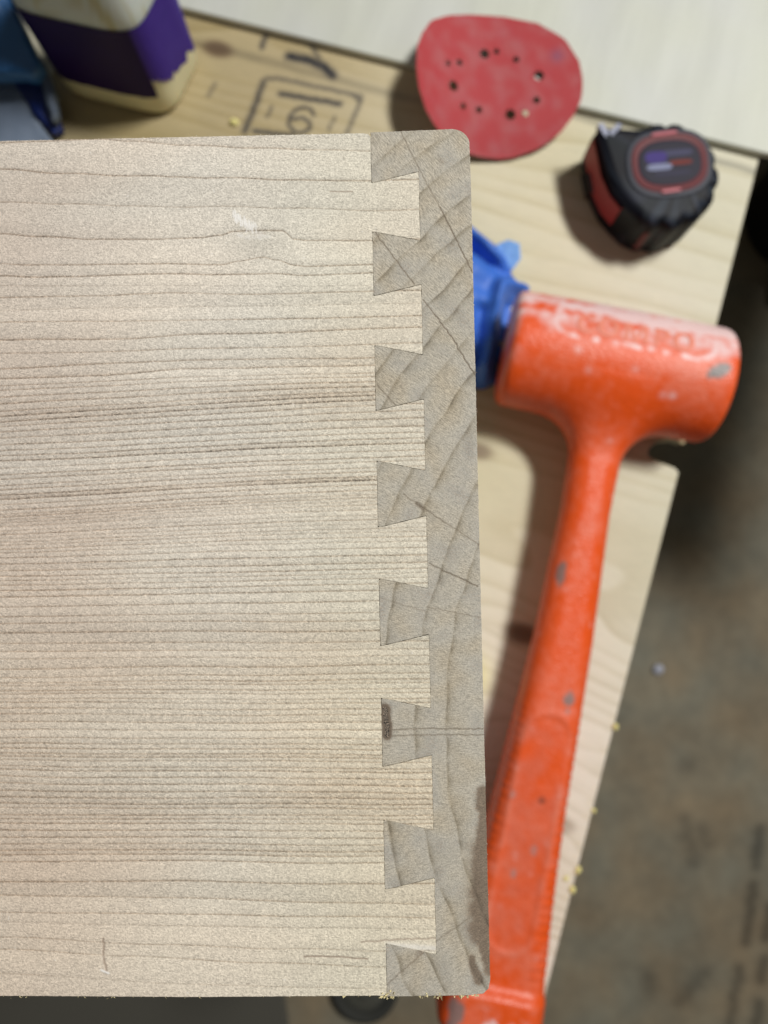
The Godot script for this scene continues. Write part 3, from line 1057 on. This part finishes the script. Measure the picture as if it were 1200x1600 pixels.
	t.transform = Transform3D(Basis(Vector3(0.977, 0, 0.213), Vector3.UP, Vector3(-0.213, 0, 0.977)), Vector3(135.6, 35.0, -46.4) * MM)
	var head := obj("head", meshes[0], m, t)
	obj("handle", meshes[1], m, t)
	obj("grip", meshes[2], m, t)
	obj("end_cap", meshes[3], m, t)
	# raised lettering, worn pale, bent round the head
	var tm := TextMesh.new()
	var font := SystemFont.new()
	font.font_names = PackedStringArray(["Droid Sans"])
	font.font_weight = 700
	tm.font = font
	tm.text = "COMPO"
	tm.font_size = 64
	tm.pixel_size = 0.25
	tm.depth = 2.0
	tm.curve_step = 1.0
	var src := tm.get_mesh_arrays()
	var vs: PackedVector3Array = src[Mesh.ARRAY_VERTEX]
	var id2 = src[Mesh.ARRAY_INDEX]
	var b := Mb.new()
	var mid := Vector3.ZERO
	var box := AABB(vs[0], Vector3.ZERO)
	for p in vs:
		box = box.expand(p)
	mid = box.get_center()
	var k := 66.0 / box.size.x
	var kh := 12.5 / box.size.y
	for p in vs:
		var th := deg_to_rad(21.0) + (p.y - mid.y) * kh / 35.0
		var r := 34.4 + (1.0 if p.z > mid.z else -1.0)
		var x := (p.x - mid.x) * k
		b.pt(Vector3(x, r * cos(th), -r * sin(th)))
	if id2 == null:
		id2 = PackedInt32Array(range(vs.size()))
	b.i = id2
	var lm := mat(rgb8(232, 140, 118), 0.5)
	obj("raised_lettering", b.build(false), lm, head)


# ------------------------------------------------------------------ sanding disc

func sanding_disc() -> void:
	var rng := RandomNumberGenerator.new()
	rng.seed = 81
	var n1 := noise(82, 0.12, 2)
	var holes := [[-4, -20, 3.4], [-27, 5.0, 3.6], [12, 20, 3.4], [31, -5.3, 3.4], [-30.6, -9, 2.1], [-22, -11.5, 2.2], [4, -22, 2.1], [16.6, -16.5, 2.2], [-20, 17, 2.2], [-9, 17.8, 2.3], [21.5, 19.4, 2.2], [29, 11, 2.4]]
	var R := 58.0
	var outline := PackedVector2Array()
	for k in 170:
		var an := TAU * k / 170.0
		var r := R + 0.9 * n1.get_noise_1d(k * 4.0) + 1.1 * n1.get_noise_1d(k * 17.0) + rng.randf_range(-0.4, 0.4)
		for nk in [[-0.15, 2.6], [-0.5, 1.2], [3.75, 2.2], [3.55, 1.8], [4.1, 1.4], [3.3, 1.2], [0.4, 1.0]]:
			r -= nk[1] * exp(-pow(angle_difference(an, nk[0]) / 0.05, 2.0))
		outline.append(Vector2(cos(an) * r, sin(an) * r * 0.775) * (1.0 + 0.035 * absf(sin(2.0 * an))))
	var pts := PackedVector2Array(outline)
	var loops := [range(170)]
	for h in holes:
		var first := pts.size()
		for k in 16:
			pts.append(Vector2(h[0], h[1]) + Vector2(cos(TAU * k / 16), sin(TAU * k / 16)) * (h[2] + rng.randf_range(-0.15, 0.15)))
		loops.append(range(first, first + 16))
	for y in 34:
		for x in 38:
			var p := Vector2((x - 18.5 + 0.5 * (y % 2)) * 3.3, (y - 16.5) * 3.3 + 0.8)
			if Vector2(p.x, p.y / 0.775).length() > R - 2.4:
				continue
			var ok := true
			for h in holes:
				if p.distance_to(Vector2(h[0], h[1])) < h[2] + 1.2:
					ok = false
			if ok:
				pts.append(p)
	var ids := Geometry2D.triangulate_delaunay(pts)
	var b := Mb.new()
	var red := lin(174, 62, 67)
	var dusty := lin(174, 94, 98)
	var lift := func(p: Vector2, y: float) -> Vector3:
		# leaning from the pale sheet down to the plywood, its left side curling up
		var th := maxf(0.0, 14.0 - p.x) / 78.0
		var x := p.x if p.x > 14.0 else 14.0 - 78.0 * sin(th)
		var up := 78.0 * (1.0 - cos(th)) * 0.8 + 9.3 - 0.0065 * pow(maxf(0.0, p.y - 12.0), 2.0) + 0.05 * maxf(0.0, p.x - 35.0)
		return Vector3(x - y * sin(th) * 0.9, up + y, p.y)
	for side in 2:
		for p in pts:
			var a := n1.get_noise_2d(p.x * 0.5, p.y * 0.5)
			var d := clampf(0.35 + 0.9 * a - 0.5 * absf(p.length() / R - 0.4), 0, 0.8)
			var col := red.lerp(dusty, d)
			col = col.lerp(lin(120, 80, 110), 0.7 * exp(-p.distance_squared_to(Vector2(43, -18)) / 16.0))
			b.pt(lift.call(p, 0.55 if side == 0 else 0.0), Vector2.ZERO, col if side == 0 else lin(190, 150, 150))
	var n := pts.size()
	for k in range(0, ids.size(), 3):
		var c := (pts[ids[k]] + pts[ids[k + 1]] + pts[ids[k + 2]]) / 3.0
		var ok := true
		for h in holes:
			if c.distance_to(Vector2(h[0], h[1])) < h[2] - 0.25:
				ok = false
		if not ok:
			continue
		var cr := (pts[ids[k + 1]] - pts[ids[k]]).cross(pts[ids[k + 2]] - pts[ids[k]])
		var q := [ids[k], ids[k + 1], ids[k + 2]] if cr < 0 else [ids[k], ids[k + 2], ids[k + 1]]
		b.tri(q[0], q[1], q[2])
		b.tri(q[0] + n, q[2] + n, q[1] + n)
	for l in loops.size():
		var loop: Array = loops[l]
		for k in loop.size():
			var a: int = loop[k]
			var c: int = loop[(k + 1) % loop.size()]
			if l == 0:
				b.quad(a, a + n, c + n, c)
			else:
				b.quad(c, c + n, a + n, a)
	var m := mat(Color.WHITE, 0.8)
	m.vertex_color_use_as_albedo = true
	var o := obj("sanding_disc", b.build(true, true), m)
	o.position = Vector3(69.3, 1.0, -240.5) * MM
	tag(o, "curled round red sanding disc punched with holes, at the edge of the pale sheet", "sanding disc")


# ------------------------------------------------------------------ tape measure

func ring_of(poly: Array, y: float) -> PackedVector3Array:
	var o := PackedVector3Array()
	for p in poly:
		o.append(Vector3(p.x, y, p.y))
	return o


func tape_plan(inset: float, scallop: float) -> Array:     # D-shaped outline, counter-clockwise seen from above
	var c := Vector2(168.5, -163.0)
	var o := []
	var foot := [Vector2(152.5, -139.5), Vector2(127.5, -192.5)]
	for k in 150:
		var an := deg_to_rad(122.0) - deg_to_rad(238.0) * (k / 149.0)      # from the lower left round the right to the upper left
		var r := 33.0 - inset
		var g := smoothstep(0.0, 0.1, k / 149.0) * smoothstep(1.0, 0.86, k / 149.0)
		r += scallop * g * (pow(absf(sin(k * 0.192)), 0.55) - 0.75)
		o.append(c + Vector2(cos(an), sin(an)) * r)
	for q in [Vector2(139.0, -193.5), Vector2(129.5, -194.0), Vector2(127.2, -191.0), Vector2(131.5, -165.0), Vector2(136.5, -152.5), Vector2(144.0, -142.5)]:
		o.append((q as Vector2).move_toward(c, inset))
	return o


func oval(c: Vector2, a: float, b: float, turn: float, n := 64, power := 2.6) -> Array:
	var o := []
	for k in n:
		var an := -TAU * k / n
		var p := Vector2(signf(cos(an)) * pow(absf(cos(an)), 2.0 / power) * a, signf(sin(an)) * pow(absf(sin(an)), 2.0 / power) * b)
		o.append(c + p.rotated(turn))
	return o


func tape_measure() -> void:
	var t := thing("tape_measure", "black and red pocket tape measure standing on the plywood beside the pale sheet", "tape measure")
	var rubber := mat(rgb8(46, 48, 56), 0.5)
	var dust := noise(92, 0.15, 3)  # mottling for dust tint and painted highlights
	var red := mat(rgb8(92, 12, 24), 0.6)
	var dark := mat(rgb8(20, 20, 26), 0.4)
	var grey := mat(rgb8(50, 54, 66), 0.6)
	var metal := mat(rgb8(128, 132, 148), 0.55, 0.5)
	var b := Mb.new()
	var rings := []
	for s in [[0.2, 2.5, 1.2], [1.5, 0.6, 2.2], [6.0, 0.0, 3.4], [30.0, 0.0, 3.4], [36.0, 0.6, 3.6], [39.5, 2.0, 3.6], [41.0, 4.0, 2.6], [41.6, 7.5, 0.6]]:
		rings.append(ring_of(tape_plan(s[1], s[2]), s[0]))
	b.loft(rings)
	for k in b.v.size():
		var p := b.v[k] * 1000.0
		b.c[k] = lin(10, 12, 16).lerp(lin(58, 66, 80), clampf(dust.get_noise_3dv(p) * 1.3 + 0.02 + 0.14 * smoothstep(36, 41, p.y), 0, 0.7))  # grey-blue highlights painted into the rubber, stronger towards the top
	rubber.albedo_color = Color.WHITE
	rubber.vertex_color_use_as_albedo = true
	rubber.metallic_specular = 0.3
	obj("rubber_body", b.build(true, true), rubber, t)
	# rings and label on top
	var c := Vector2(170.2, -168.6)
	var turn := deg_to_rad(-3.0)
	b = Mb.new()
	b.loft([ring_of(oval(c, 26.0, 21.5, turn), 41.0), ring_of(oval(c, 25.6, 21.1, turn), 42.3), ring_of(oval(c, 24.6, 20.2, turn), 42.8), ring_of(oval(c, 22.5, 17.8, turn), 42.6)])
	obj("bezel", b.build(true), grey, t)
	b = Mb.new()
	b.loft([ring_of(oval(c, 22.9, 18.3, turn), 42.3), ring_of(oval(c, 22.6, 18.0, turn), 43.2), ring_of(oval(c, 21.6, 17.0, turn), 43.5), ring_of(oval(c, 18.8, 13.8, turn), 42.9)])
	obj("red_ring", b.build(true), red, t)
	b = Mb.new()
	b.loft([ring_of(oval(c, 19.0, 14.0, turn), 42.7), ring_of(oval(c, 18.6, 13.6, turn), 43.3), ring_of(oval(c, 17.0, 12.0, turn), 43.4)])
	var plate := obj("label_plate", b.build(true), mat(rgb8(28, 26, 44), 0.7), t)
	# worn print on the label: a purple patch, a white smear, an orange-red bar and a grey line
	for s in [[-8.0, -3.5, 6.5, 3.6, rgb8(62, 48, 120), 43.55], [-6.5, 2.6, 7.5, 2.0, rgb8(128, 134, 164), 43.66], [6.5, 0.6, 6.8, 1.5, rgb8(110, 42, 36), 43.60], [4.0, -5.4, 10.0, 2.0, rgb8(64, 64, 92), 43.5], [1.0, 7.0, 11.0, 1.6, rgb8(48, 47, 68), 43.52]]:
		var p := Mb.new()
		var pc := c + Vector2(s[0], s[1]).rotated(turn)
		p.loft([ring_of(oval(pc, s[2], s[3], turn, 28, 3.0), 43.2), ring_of(oval(pc, s[2], s[3], turn, 28, 3.0), s[5])])
		obj("print_mark", p.build(false), mat(s[4], 0.75), plate)
	# shiny bars set in the red ring
	for s in [[-2.0, -17.6, 8.0, 1.3], [-1.0, 17.7, 6.0, 1.2]]:
		var p := Mb.new()
		var pc := c + Vector2(s[0], s[1]).rotated(turn)
		p.loft([ring_of(oval(pc, s[2], s[3], turn - 0.06, 24, 4.0), 43.0), ring_of(oval(pc, s[2] - 0.3, s[3] - 0.3, turn - 0.06, 24, 4.0), 44.2)])
		obj("red_bar", p.build(true), mat(rgb8(170, 70, 84), 0.45), t)
	# the flat foot with its red plate and the mouth of the tape
	var a := Vector2(126.9, -190.0)
	var e := Vector2(132.5, -157.0)
	var along := (e - a).normalized()
	var outw := Vector2(-along.y, along.x)
	if outw.x > 0: outw = -outw
	for s in [[8.0, 24.0, 2.0, 12.0, 1.3, dark, "tape_mouth"], [14.0, 27.0, 17.0, 19.0, 1.6, grey, "plate_edge"]]:
		var p := Mb.new()
		var q := []
		for y in [s[2], s[3]]:
			for x in [s[0], s[1]]:
				q.append(a + along * x)
		var base := a
		var r0 := []
		for off in [-1.5, s[4]]:
			for x in [s[0], s[1]]:
				r0.append(base + along * x + outw * off)
		var plan := [r0[0], r0[1], r0[3], r0[2]]
		if not Geometry2D.is_polygon_clockwise(PackedVector2Array(plan)): plan.reverse()
		var small := []
		var mid: Vector2 = (r0[0] + r0[3]) * 0.5
		for w in plan:
			small.append((w as Vector2).move_toward(mid, 0.7))
		p.loft([ring_of(small, s[2]), ring_of(plan, s[2] + 0.7), ring_of(plan, s[3] - 0.7), ring_of(small, s[3])])
		obj(s[6], p.build(false), s[5], t)
	var wrap := [Vector2(127.6, -189.0), Vector2(131.4, -165.0), Vector2(136.4, -152.6), Vector2(142.5, -144.2)]
	var strip := []
	for q in wrap:
		strip.append(q + Vector2(-0.75, 0.35))
	wrap.reverse()
	for q in wrap:
		strip.append(q + Vector2(2.2, -1.0))
	if not Geometry2D.is_polygon_clockwise(PackedVector2Array(strip)): strip.reverse()
	var rp := Mb.new()
	rp.loft([ring_of(strip, 14.0), ring_of(strip, 36.5)], false)
	obj("red_plate", rp.build(false), mat(rgb8(150, 16, 30), 0.55), t)
	# red stripe set upright in the near side
	var p := Mb.new()
	var sc := Vector2(168.5, -163.0) + Vector2(cos(deg_to_rad(106.0)), sin(deg_to_rad(106.0))) * 32.4
	p.loft([ring_of(oval(sc, 2.0, 1.6, 0.1, 20, 3.0), 8.0), ring_of(oval(sc, 2.2, 1.9, 0.1, 20, 3.0), 9.0), ring_of(oval(sc, 2.2, 1.9, 0.1, 20, 3.0), 30.0), ring_of(oval(sc, 1.7, 1.4, 0.1, 20, 3.0), 31.0)])
	obj("red_stripe", p.build(true), red, t)
	# steel hook at the mouth: a bent strip standing up in a V
	var h := Mb.new()
	var path := [Vector3(130.0, 42.0, -194.5), Vector3(134.5, 41.5, -186.5), Vector3(142.0, 42.0, -193.8)]
	for k in 2:
		var u: Vector3 = path[k]
		var w: Vector3 = path[k + 1]
		var n := Vector3.UP.cross(w - u).normalized() * 1.5
		var q := []
		for s in [u, w]:
			for y in [-6.0, 0.0]:
				for g in [-1, 1]:
					q.append(s + n * g + Vector3(0, y, 0))
		for fc in [[0, 1, 3, 2], [4, 5, 7, 6], [0, 1, 5, 4], [2, 3, 7, 6], [0, 2, 6, 4], [1, 3, 7, 5]]:
			h.face([q[fc[0]], q[fc[1]], q[fc[2]], q[fc[3]]], (u + w) * 0.5 - Vector3(0, 3, 0))
	obj("hook", h.build(false), metal, t)


# ------------------------------------------------------------------ glue bottle

func bottle_ring(y: float, inset: float, n := 96) -> PackedVector3Array:
	# a rounded oblong, corner towards the viewer; leans a little inwards as it rises
	var c := Vector2(-168.5, -261.5) + Vector2(0.03, -0.03) * y
	var ax := Vector2(0.966, 0.257)
	var ay := Vector2(-0.45, 0.893)
	var o := PackedVector3Array()
	var grow := y * 0.0
	for k in n:
		var an := -TAU * k / n
		var q := Vector2(signf(cos(an)) * pow(absf(cos(an)), 0.42), signf(sin(an)) * pow(absf(sin(an)), 0.42))
		var p := c + ax * q.x * (39.3 - inset + grow) + ay * q.y * (25.5 - inset + grow)
		o.append(Vector3(p.x, y, p.y))
	return o


func glue_bottle() -> void:
	var t := thing("glue_bottle", "pale yellow square plastic bottle with a torn dark purple label band", "bottle")
	var b := Mb.new()
	var rings := []
	var cols := []
	var glue := lin(224, 218, 180)
	var clear := lin(198, 206, 202)
	for s in [[0.2, 5.0], [1.5, 2.2], [4.0, 0.7], [9.0, 0.0], [18.0, 0.0], [26.0, 0.4], [40.0, 0.4], [55.0, 0.4], [66.0, 0.3], [81.0, 0.4], [88.0, 1.2], [96.0, 3.0], [110.0, 6.5], [124.0, 11.0], [134.0, 16.5], [140.0, 18.5], [160.0, 20.0], [162.0, 21.0]]:
		rings.append(bottle_ring(s[0], s[1]))
		cols.append(glue.lerp(clear, smoothstep(60.0, 84.0, s[0])))
	b.loft(rings, true, cols)
	var n := noise(101, 0.07, 3)
	for k in b.v.size():
		var p := b.v[k] * 1000.0
		var run := smoothstep(0.1, 0.35, n.get_noise_2d((p.x - p.z) * 1.6, p.y * 0.12)) * smoothstep(55, 75, p.y)
		b.c[k] = b.c[k].lerp(lin(176, 168, 112), 0.7 * run) * (1.0 + 0.10 * n.get_noise_3dv(p))
	var m := mat(Color.WHITE, 0.28)
	m.vertex_color_use_as_albedo = true
	m.subsurf_scatter_enabled = true
	m.subsurf_scatter_strength = 0.15
	obj("bottle_body", b.build(true, true), m, t)
	# the label: wrapped round, torn away along its lower edge on the right
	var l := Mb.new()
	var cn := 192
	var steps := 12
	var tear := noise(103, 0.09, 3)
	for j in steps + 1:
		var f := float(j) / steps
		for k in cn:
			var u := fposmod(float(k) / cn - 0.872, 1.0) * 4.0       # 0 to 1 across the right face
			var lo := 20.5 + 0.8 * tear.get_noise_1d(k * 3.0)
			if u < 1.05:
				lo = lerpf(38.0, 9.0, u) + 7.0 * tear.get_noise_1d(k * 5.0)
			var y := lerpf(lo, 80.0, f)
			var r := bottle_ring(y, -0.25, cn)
			l.pt(r[k], Vector2.ZERO, lin(66, 46, 140).lerp(lin(36, 15, 72), smoothstep(0.02, -0.03, u if u < 2.0 else u - 4.0)) * (1.0 + 0.12 * tear.get_noise_2d(k * 2.0, j * 4.0)))  # shade on the near and left faces painted into the label colour
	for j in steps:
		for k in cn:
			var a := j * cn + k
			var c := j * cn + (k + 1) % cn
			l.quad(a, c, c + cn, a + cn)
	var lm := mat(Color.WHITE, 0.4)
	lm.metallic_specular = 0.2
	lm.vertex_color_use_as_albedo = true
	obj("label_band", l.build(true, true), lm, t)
	var cap := Mb.new()
	var rs := []
	for s in [[162.0, 13.0], [163.0, 14.0], [186.0, 12.5], [188.0, 10.5]]:
		rs.append(ring_of(oval(Vector2(-163.5, -266.6), s[1], s[1], 0, 40, 2.0), s[0]))
	cap.loft(rs)
	obj("cap", cap.build(true), mat(rgb8(220, 120, 40), 0.4), t)


# ------------------------------------------------------------------ soft blue things

func cloth(outline: PackedVector2Array, height: Callable, step: float, thick := 1.0, smooth := true) -> ArrayMesh:
	var rim := PackedVector2Array()
	for k in outline.size():
		var a := outline[k]
		var b := outline[(k + 1) % outline.size()]
		var m := maxi(1, int(a.distance_to(b) / step))
		for j in m:
			rim.append(a.lerp(b, float(j) / m))
	var pts := PackedVector2Array(rim)
	var box := Rect2(outline[0], Vector2.ZERO)
	for p in outline:
		box = box.expand(p)
	var rows := int(box.size.y / (step * 0.87)) + 1
	for r in rows:
		for c in int(box.size.x / step) + 2:
			var p := box.position + Vector2((c + 0.5 * (r % 2)) * step, r * step * 0.87)
			if not Geometry2D.is_point_in_polygon(p, outline):
				continue
			var near_ := 1e9
			for q in rim:
				near_ = minf(near_, q.distance_squared_to(p))
			if near_ > step * step * 0.3:
				pts.append(p)
	var ids := Geometry2D.triangulate_delaunay(pts)
	var b := Mb.new()
	var n := pts.size()
	for side in 2:
		for p in pts:
			var h: float = height.call(p)
			b.pt(Vector3(p.x, h if side == 0 else maxf(0.3, h - thick), p.y))
	for k in range(0, ids.size(), 3):
		var c := (pts[ids[k]] + pts[ids[k + 1]] + pts[ids[k + 2]]) / 3.0
		if not Geometry2D.is_point_in_polygon(c, outline):
			continue
		var cr := (pts[ids[k + 1]] - pts[ids[k]]).cross(pts[ids[k + 2]] - pts[ids[k]])
		var q := [ids[k], ids[k + 1], ids[k + 2]] if cr < 0 else [ids[k], ids[k + 2], ids[k + 1]]
		b.tri(q[0], q[1], q[2])
		b.tri(q[0] + n, q[2] + n, q[1] + n)
	var cw := Geometry2D.is_polygon_clockwise(rim)
	for k in rim.size():
		var j := (k + 1) % rim.size()
		if cw:
			b.quad(k, k + n, j + n, j)
		else:
			b.quad(j, j + n, k + n, k)
	return b.build(smooth)


func edge_distance(p: Vector2, outline: PackedVector2Array) -> float:
	var d := 1e9
	for k in outline.size():
		d = minf(d, Geometry2D.get_closest_point_to_segment(p, outline[k], outline[(k + 1) % outline.size()]).distance_to(p))
	return d


func ridge(p: Vector2, a: Vector2, b: Vector2, w: float, h: float) -> float:
	var d := Geometry2D.get_closest_point_to_segment(p, a, b).distance_to(p) / w
	return h * exp(-d * d)


func blue_glove() -> void:
	var t := thing("blue_rag", "crumpled bright blue rag squeezed between the drawer and the mallet head", "rag")
	var m := mat(rgb8(58, 112, 208), 0.55)
	m.rim_enabled = true
	m.rim = 0.4
	var outline := PackedVector2Array([Vector2(22, -150), Vector2(46, -154), Vector2(60, -146), Vector2(69, -139), Vector2(79, -128), Vector2(80, -118), Vector2(82, -111.5), Vector2(88, -112), Vector2(91, -108), Vector2(90, -103), Vector2(83, -101), Vector2(79, -96), Vector2(78, -82), Vector2(74, -66), Vector2(69, -58), Vector2(69, -47), Vector2(60, -42.5), Vector2(50, -44), Vector2(40, -60), Vector2(24, -80)])
	var n1 := noise(111, 0.05)
	var n2 := noise(112, 0.13, 2)
	var h := func(p: Vector2) -> float:
		var e := edge_distance(p, outline)
		var y := 2.0 + 15.0 * (1.0 - exp(-e / 9.0))
		y += 3.0 * n1.get_noise_2d(p.x, p.y) * smoothstep(0.0, 9.0, e)
		y += ridge(p, Vector2(50, -150), Vector2(80, -112), 4.0, 7.0)
		y -= ridge(p, Vector2(52, -136), Vector2(76, -116), 3.4, 9.0)
		y += ridge(p, Vector2(72, -108), Vector2(60, -48), 4.2, 8.0)
		y -= ridge(p, Vector2(58, -92), Vector2(54, -60), 3.6, 8.0)
		y -= ridge(p, Vector2(76, -96), Vector2(70, -66), 3.4, 7.0)
		y += ridge(p, Vector2(78, -108), Vector2(90, -107), 3.5, 5.0)
		return maxf(1.4, y)
	obj("rag_cloth", cloth(outline, h, 1.6, 1.0), m, t)
	var tab := PackedVector2Array([Vector2(70, -137), Vector2(78, -139.5), Vector2(85, -136), Vector2(85.5, -126), Vector2(80, -119), Vector2(72, -126)])
	var h2 := func(p: Vector2) -> float: return 3.0 + 0.3 * (p.x - 68.0) + 0.8 * n2.get_noise_2d(p.x, p.y)
	var tm := mat(rgb8(128, 176, 238), 0.6)
	obj("rag_corner", cloth(tab, h2, 1.6, 0.8), tm, t)


func blue_bag() -> void:
	var t := thing("plastic_bag", "folded dark blue plastic bag at the left edge beside the bottle", "bag")
	var n2 := noise(122, 0.05, 2)
	var blue := mat(rgb8(42, 96, 150), 0.45)
	var slate := mat(rgb8(108, 122, 142), 0.55)
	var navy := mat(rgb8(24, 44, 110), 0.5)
	var sheet := func(called: String, o: Array, hts: Array, m: Material, thick: float) -> void:
		var outline := PackedVector2Array(o)
		var hh := func(p: Vector2) -> float:
			var s := 0.0
			var k := 0.0
			for j in o.size():
				var w := 1.0 / (pow((o[j] as Vector2).distance_to(p), 2.0) + 2.0)
				s += w * hts[j]
				k += w
			return s / k + 1.6 * n2.get_noise_2d(p.x, p.y)
		obj(called, cloth(outline, hh, 4.0, thick), m, t)
	# from the bench upward: a flat grey-blue fold, a dark inner fold, then two bright folds above
	sheet.call("lower_fold", [Vector2(-330, -268), Vector2(-262, -266), Vector2(-238, -248), Vector2(-227, -224), Vector2(-215, -207), Vector2(-213, -196), Vector2(-222, -186), Vector2(-330, -180)], [22, 20, 16, 10, 6, 4, 5, 14], slate, 3.0)
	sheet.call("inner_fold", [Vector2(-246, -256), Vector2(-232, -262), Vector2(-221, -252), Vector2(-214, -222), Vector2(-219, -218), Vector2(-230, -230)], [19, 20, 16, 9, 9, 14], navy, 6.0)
	sheet.call("side_fold", [Vector2(-222, -255), Vector2(-217, -256), Vector2(-212, -238), Vector2(-212, -226), Vector2(-215.5, -222), Vector2(-219, -238)], [30, 30, 24, 20, 18, 24], slate, 8.0)
	sheet.call("middle_fold", [Vector2(-330, -290), Vector2(-240, -278), Vector2(-228, -284), Vector2(-224, -276), Vector2(-214, -246), Vector2(-219, -240), Vector2(-236, -240), Vector2(-330, -236)], [60, 58, 56, 52, 40, 38, 40, 50], blue, 10.0)
	sheet.call("upper_fold", [Vector2(-330, -330), Vector2(-240, -322), Vector2(-228, -296), Vector2(-227, -288), Vector2(-244, -278), Vector2(-330, -262)], [80, 78, 68, 64, 66, 74], blue, 6.0)


# ------------------------------------------------------------------ small debris

func crumb_mesh(rng: RandomNumberGenerator, r: float) -> ArrayMesh:
	var b := Mb.new()
	var rings := []
	for j in 4:
		var ring := PackedVector3Array()
		for k in 7:
			var an := -TAU * k / 7.0
			var q: float = r * [0.7, 1.0, 0.85, 0.35][j] * rng.randf_range(0.7, 1.25)
			ring.append(Vector3(cos(an) * q, [0.0, 0.45, 1.0, 1.35][j] * r, sin(an) * q))
		rings.append(ring)
	b.loft(rings)
	return b.build(false)


func crumbs() -> void:
	var rng := RandomNumberGenerator.new()
	rng.seed = 131
	var yellow := mat(rgb8(232, 224, 150), 0.8)
	var spots := [[-101.3, -226.8, 3.4, "round yellow glue crumb on the stamped plywood near the bottle"],
		[137.5, 173.9, 2.2, "tiny yellow crumb at the bench edge beside the mallet handle"],
		[122.0, 226.0, 2.0, "tiny yellow crumb on the bench edge below the handle chip"],
		[111.0, 262.4, 2.4, "small yellow crumb on the bench edge halfway down the mallet grip"],
		[107.2, 274.1, 3.0, "largest yellow crumb on the bench edge beside the mallet grip"],
		[103.5, 267.4, 1.8, "yellow crumb on the plywood a little in from its edge"],
		[186.5, -6.0, 2.4, "grey-brown wood chip at the bench edge beside the broken notch under the mallet head"],
		[72.3, -72.7, 3.2, "tan wood chip on the plywood between the rag and mallet head"]]
	for s in spots:
		var o := obj("crumb", crumb_mesh(rng, s[2]), yellow if not s[3].contains("wood chip") else mat(rgb8(176, 160, 124), 0.8))
		o.position = Vector3(s[0], 0.05, s[1]) * MM
		o.rotation.y = rng.randf() * TAU
		o.scale = Vector3(rng.randf_range(0.7, 1.2), rng.randf_range(0.5, 0.8), rng.randf_range(0.6, 0.9))
		tag(o, s[3], "crumb", "loose crumbs on the bench")
	var dust := Mb.new()
	var fr := bench_frame()
	for k in 110:
		var q := Vector3(-absf(rng.randfn(0.0, 3.0)) - 0.8, 0.1, rng.randf_range(-210, -20)) if k < 60 else Vector3(rng.randf_range(-420, -20), 0.1, rng.randf_range(-545, -60))
		var w := fr * (q * MM) / MM
		if absf(w.x - 135.0 + 0.218 * (w.z + 46.0)) < 36.0 and w.z > -50.0:
			continue
		for j in rng.randi_range(1, 3):
			splinter(dust, w + Vector3(rng.randf_range(-0.6, 0.6), 0.0, rng.randf_range(-0.6, 0.6)), rng, rng.randf_range(0.4, 1.3), rng.randf_range(0.2, 0.5))
	tag(obj("sawdust", dust.build(false), mat(rgb8(228, 214, 168), 0.85)), "fine pale sawdust specks scattered over the bench top and its edge", "sawdust", "", "stuff")


func floor_things() -> void:
	var rng := RandomNumberGenerator.new()
	rng.seed = 141
	var o := obj("paper_scrap", crumb_mesh(rng, 9.0), mat(rgb8(196, 200, 216), 0.8))
	o.position = Vector3(446, -849.9, 272) * MM
	tag(o, "small pale scrap lying on the concrete floor right of the bench", "scrap")
	# a black bucket standing on the floor at the right edge of the view
	var black := mat(rgb8(24, 25, 27), 0.5)
	var t := thing("bucket", "black plastic bucket on the floor at the far right behind the bench", "bucket")
	var b := Mb.new()
	var rs := []
	for s in [[0.2, 98.0], [3.0, 101.0], [200.0, 118.0], [201.0, 124.0], [212.0, 125.0], [214.0, 122.0], [213.0, 117.0], [40.0, 101.0]]:
		rs.append(ring_of(oval(Vector2(0, 0), s[1], s[1], 0, 48, 2.0), s[0]))
	b.loft(rs)
	obj("tub", b.build(true), black, t)
	t.position = Vector3(732, -850, -520) * MM
	var t2 := thing("tool_pouch", "black rounded tool pouch on the floor at the right edge below the bucket", "pouch")
	b = Mb.new()
	rs = []
	for s in [[0.2, 62.0, 40.0], [6.0, 70.0, 46.0], [40.0, 72.0, 48.0], [70.0, 60.0, 38.0], [82.0, 40.0, 22.0]]:
		rs.append(ring_of(oval(Vector2.ZERO, s[1], s[2], 0.4, 40, 2.4), s[0]))
	b.loft(rs)
	obj("pouch_body", b.build(true), black, t2)
	t2.position = Vector3(738, -850, -370) * MM
	# added mat in place of soft floor shade; wheel under the near edge
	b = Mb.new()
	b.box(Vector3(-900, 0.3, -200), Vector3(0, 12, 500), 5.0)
	var mt := obj("shade_mat", b.build(false), mat(rgb8(92, 90, 82), 0.85))
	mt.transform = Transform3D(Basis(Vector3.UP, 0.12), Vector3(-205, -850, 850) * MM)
	tag(mt, "dark mat added on the floor at the lower left to stand in for shade", "mat")
	var wt := thing("caster_wheel", "black rubber wheel lying on the floor below the drawer's lower edge", "wheel")
	b = Mb.new()
	rs = []
	for s in [[0.2, 50.0], [4.0, 56.0], [14.0, 59.0], [24.0, 56.0], [27.0, 50.0], [24.0, 42.0], [18.0, 40.0]]:
		rs.append(ring_of(oval(Vector2.ZERO, s[1], s[1], 0, 48, 2.0), s[0]))
	b.loft(rs)
	obj("tyre", b.build(true), mat(rgb8(60, 61, 57), 0.8), wt)
	b = Mb.new()
	rs = []
	for s in [[17.0, 36.0], [22.0, 34.0], [23.0, 14.0], [29.0, 12.0], [30.0, 8.0]]:
		rs.append(ring_of(oval(Vector2.ZERO, s[1], s[1], 0, 40, 2.0), s[0]))
	b.loft(rs)
	obj("hub", b.build(true), mat(rgb8(88, 88, 80), 0.7), wt)
	wt.position = Vector3(-72, -850, 796) * MM
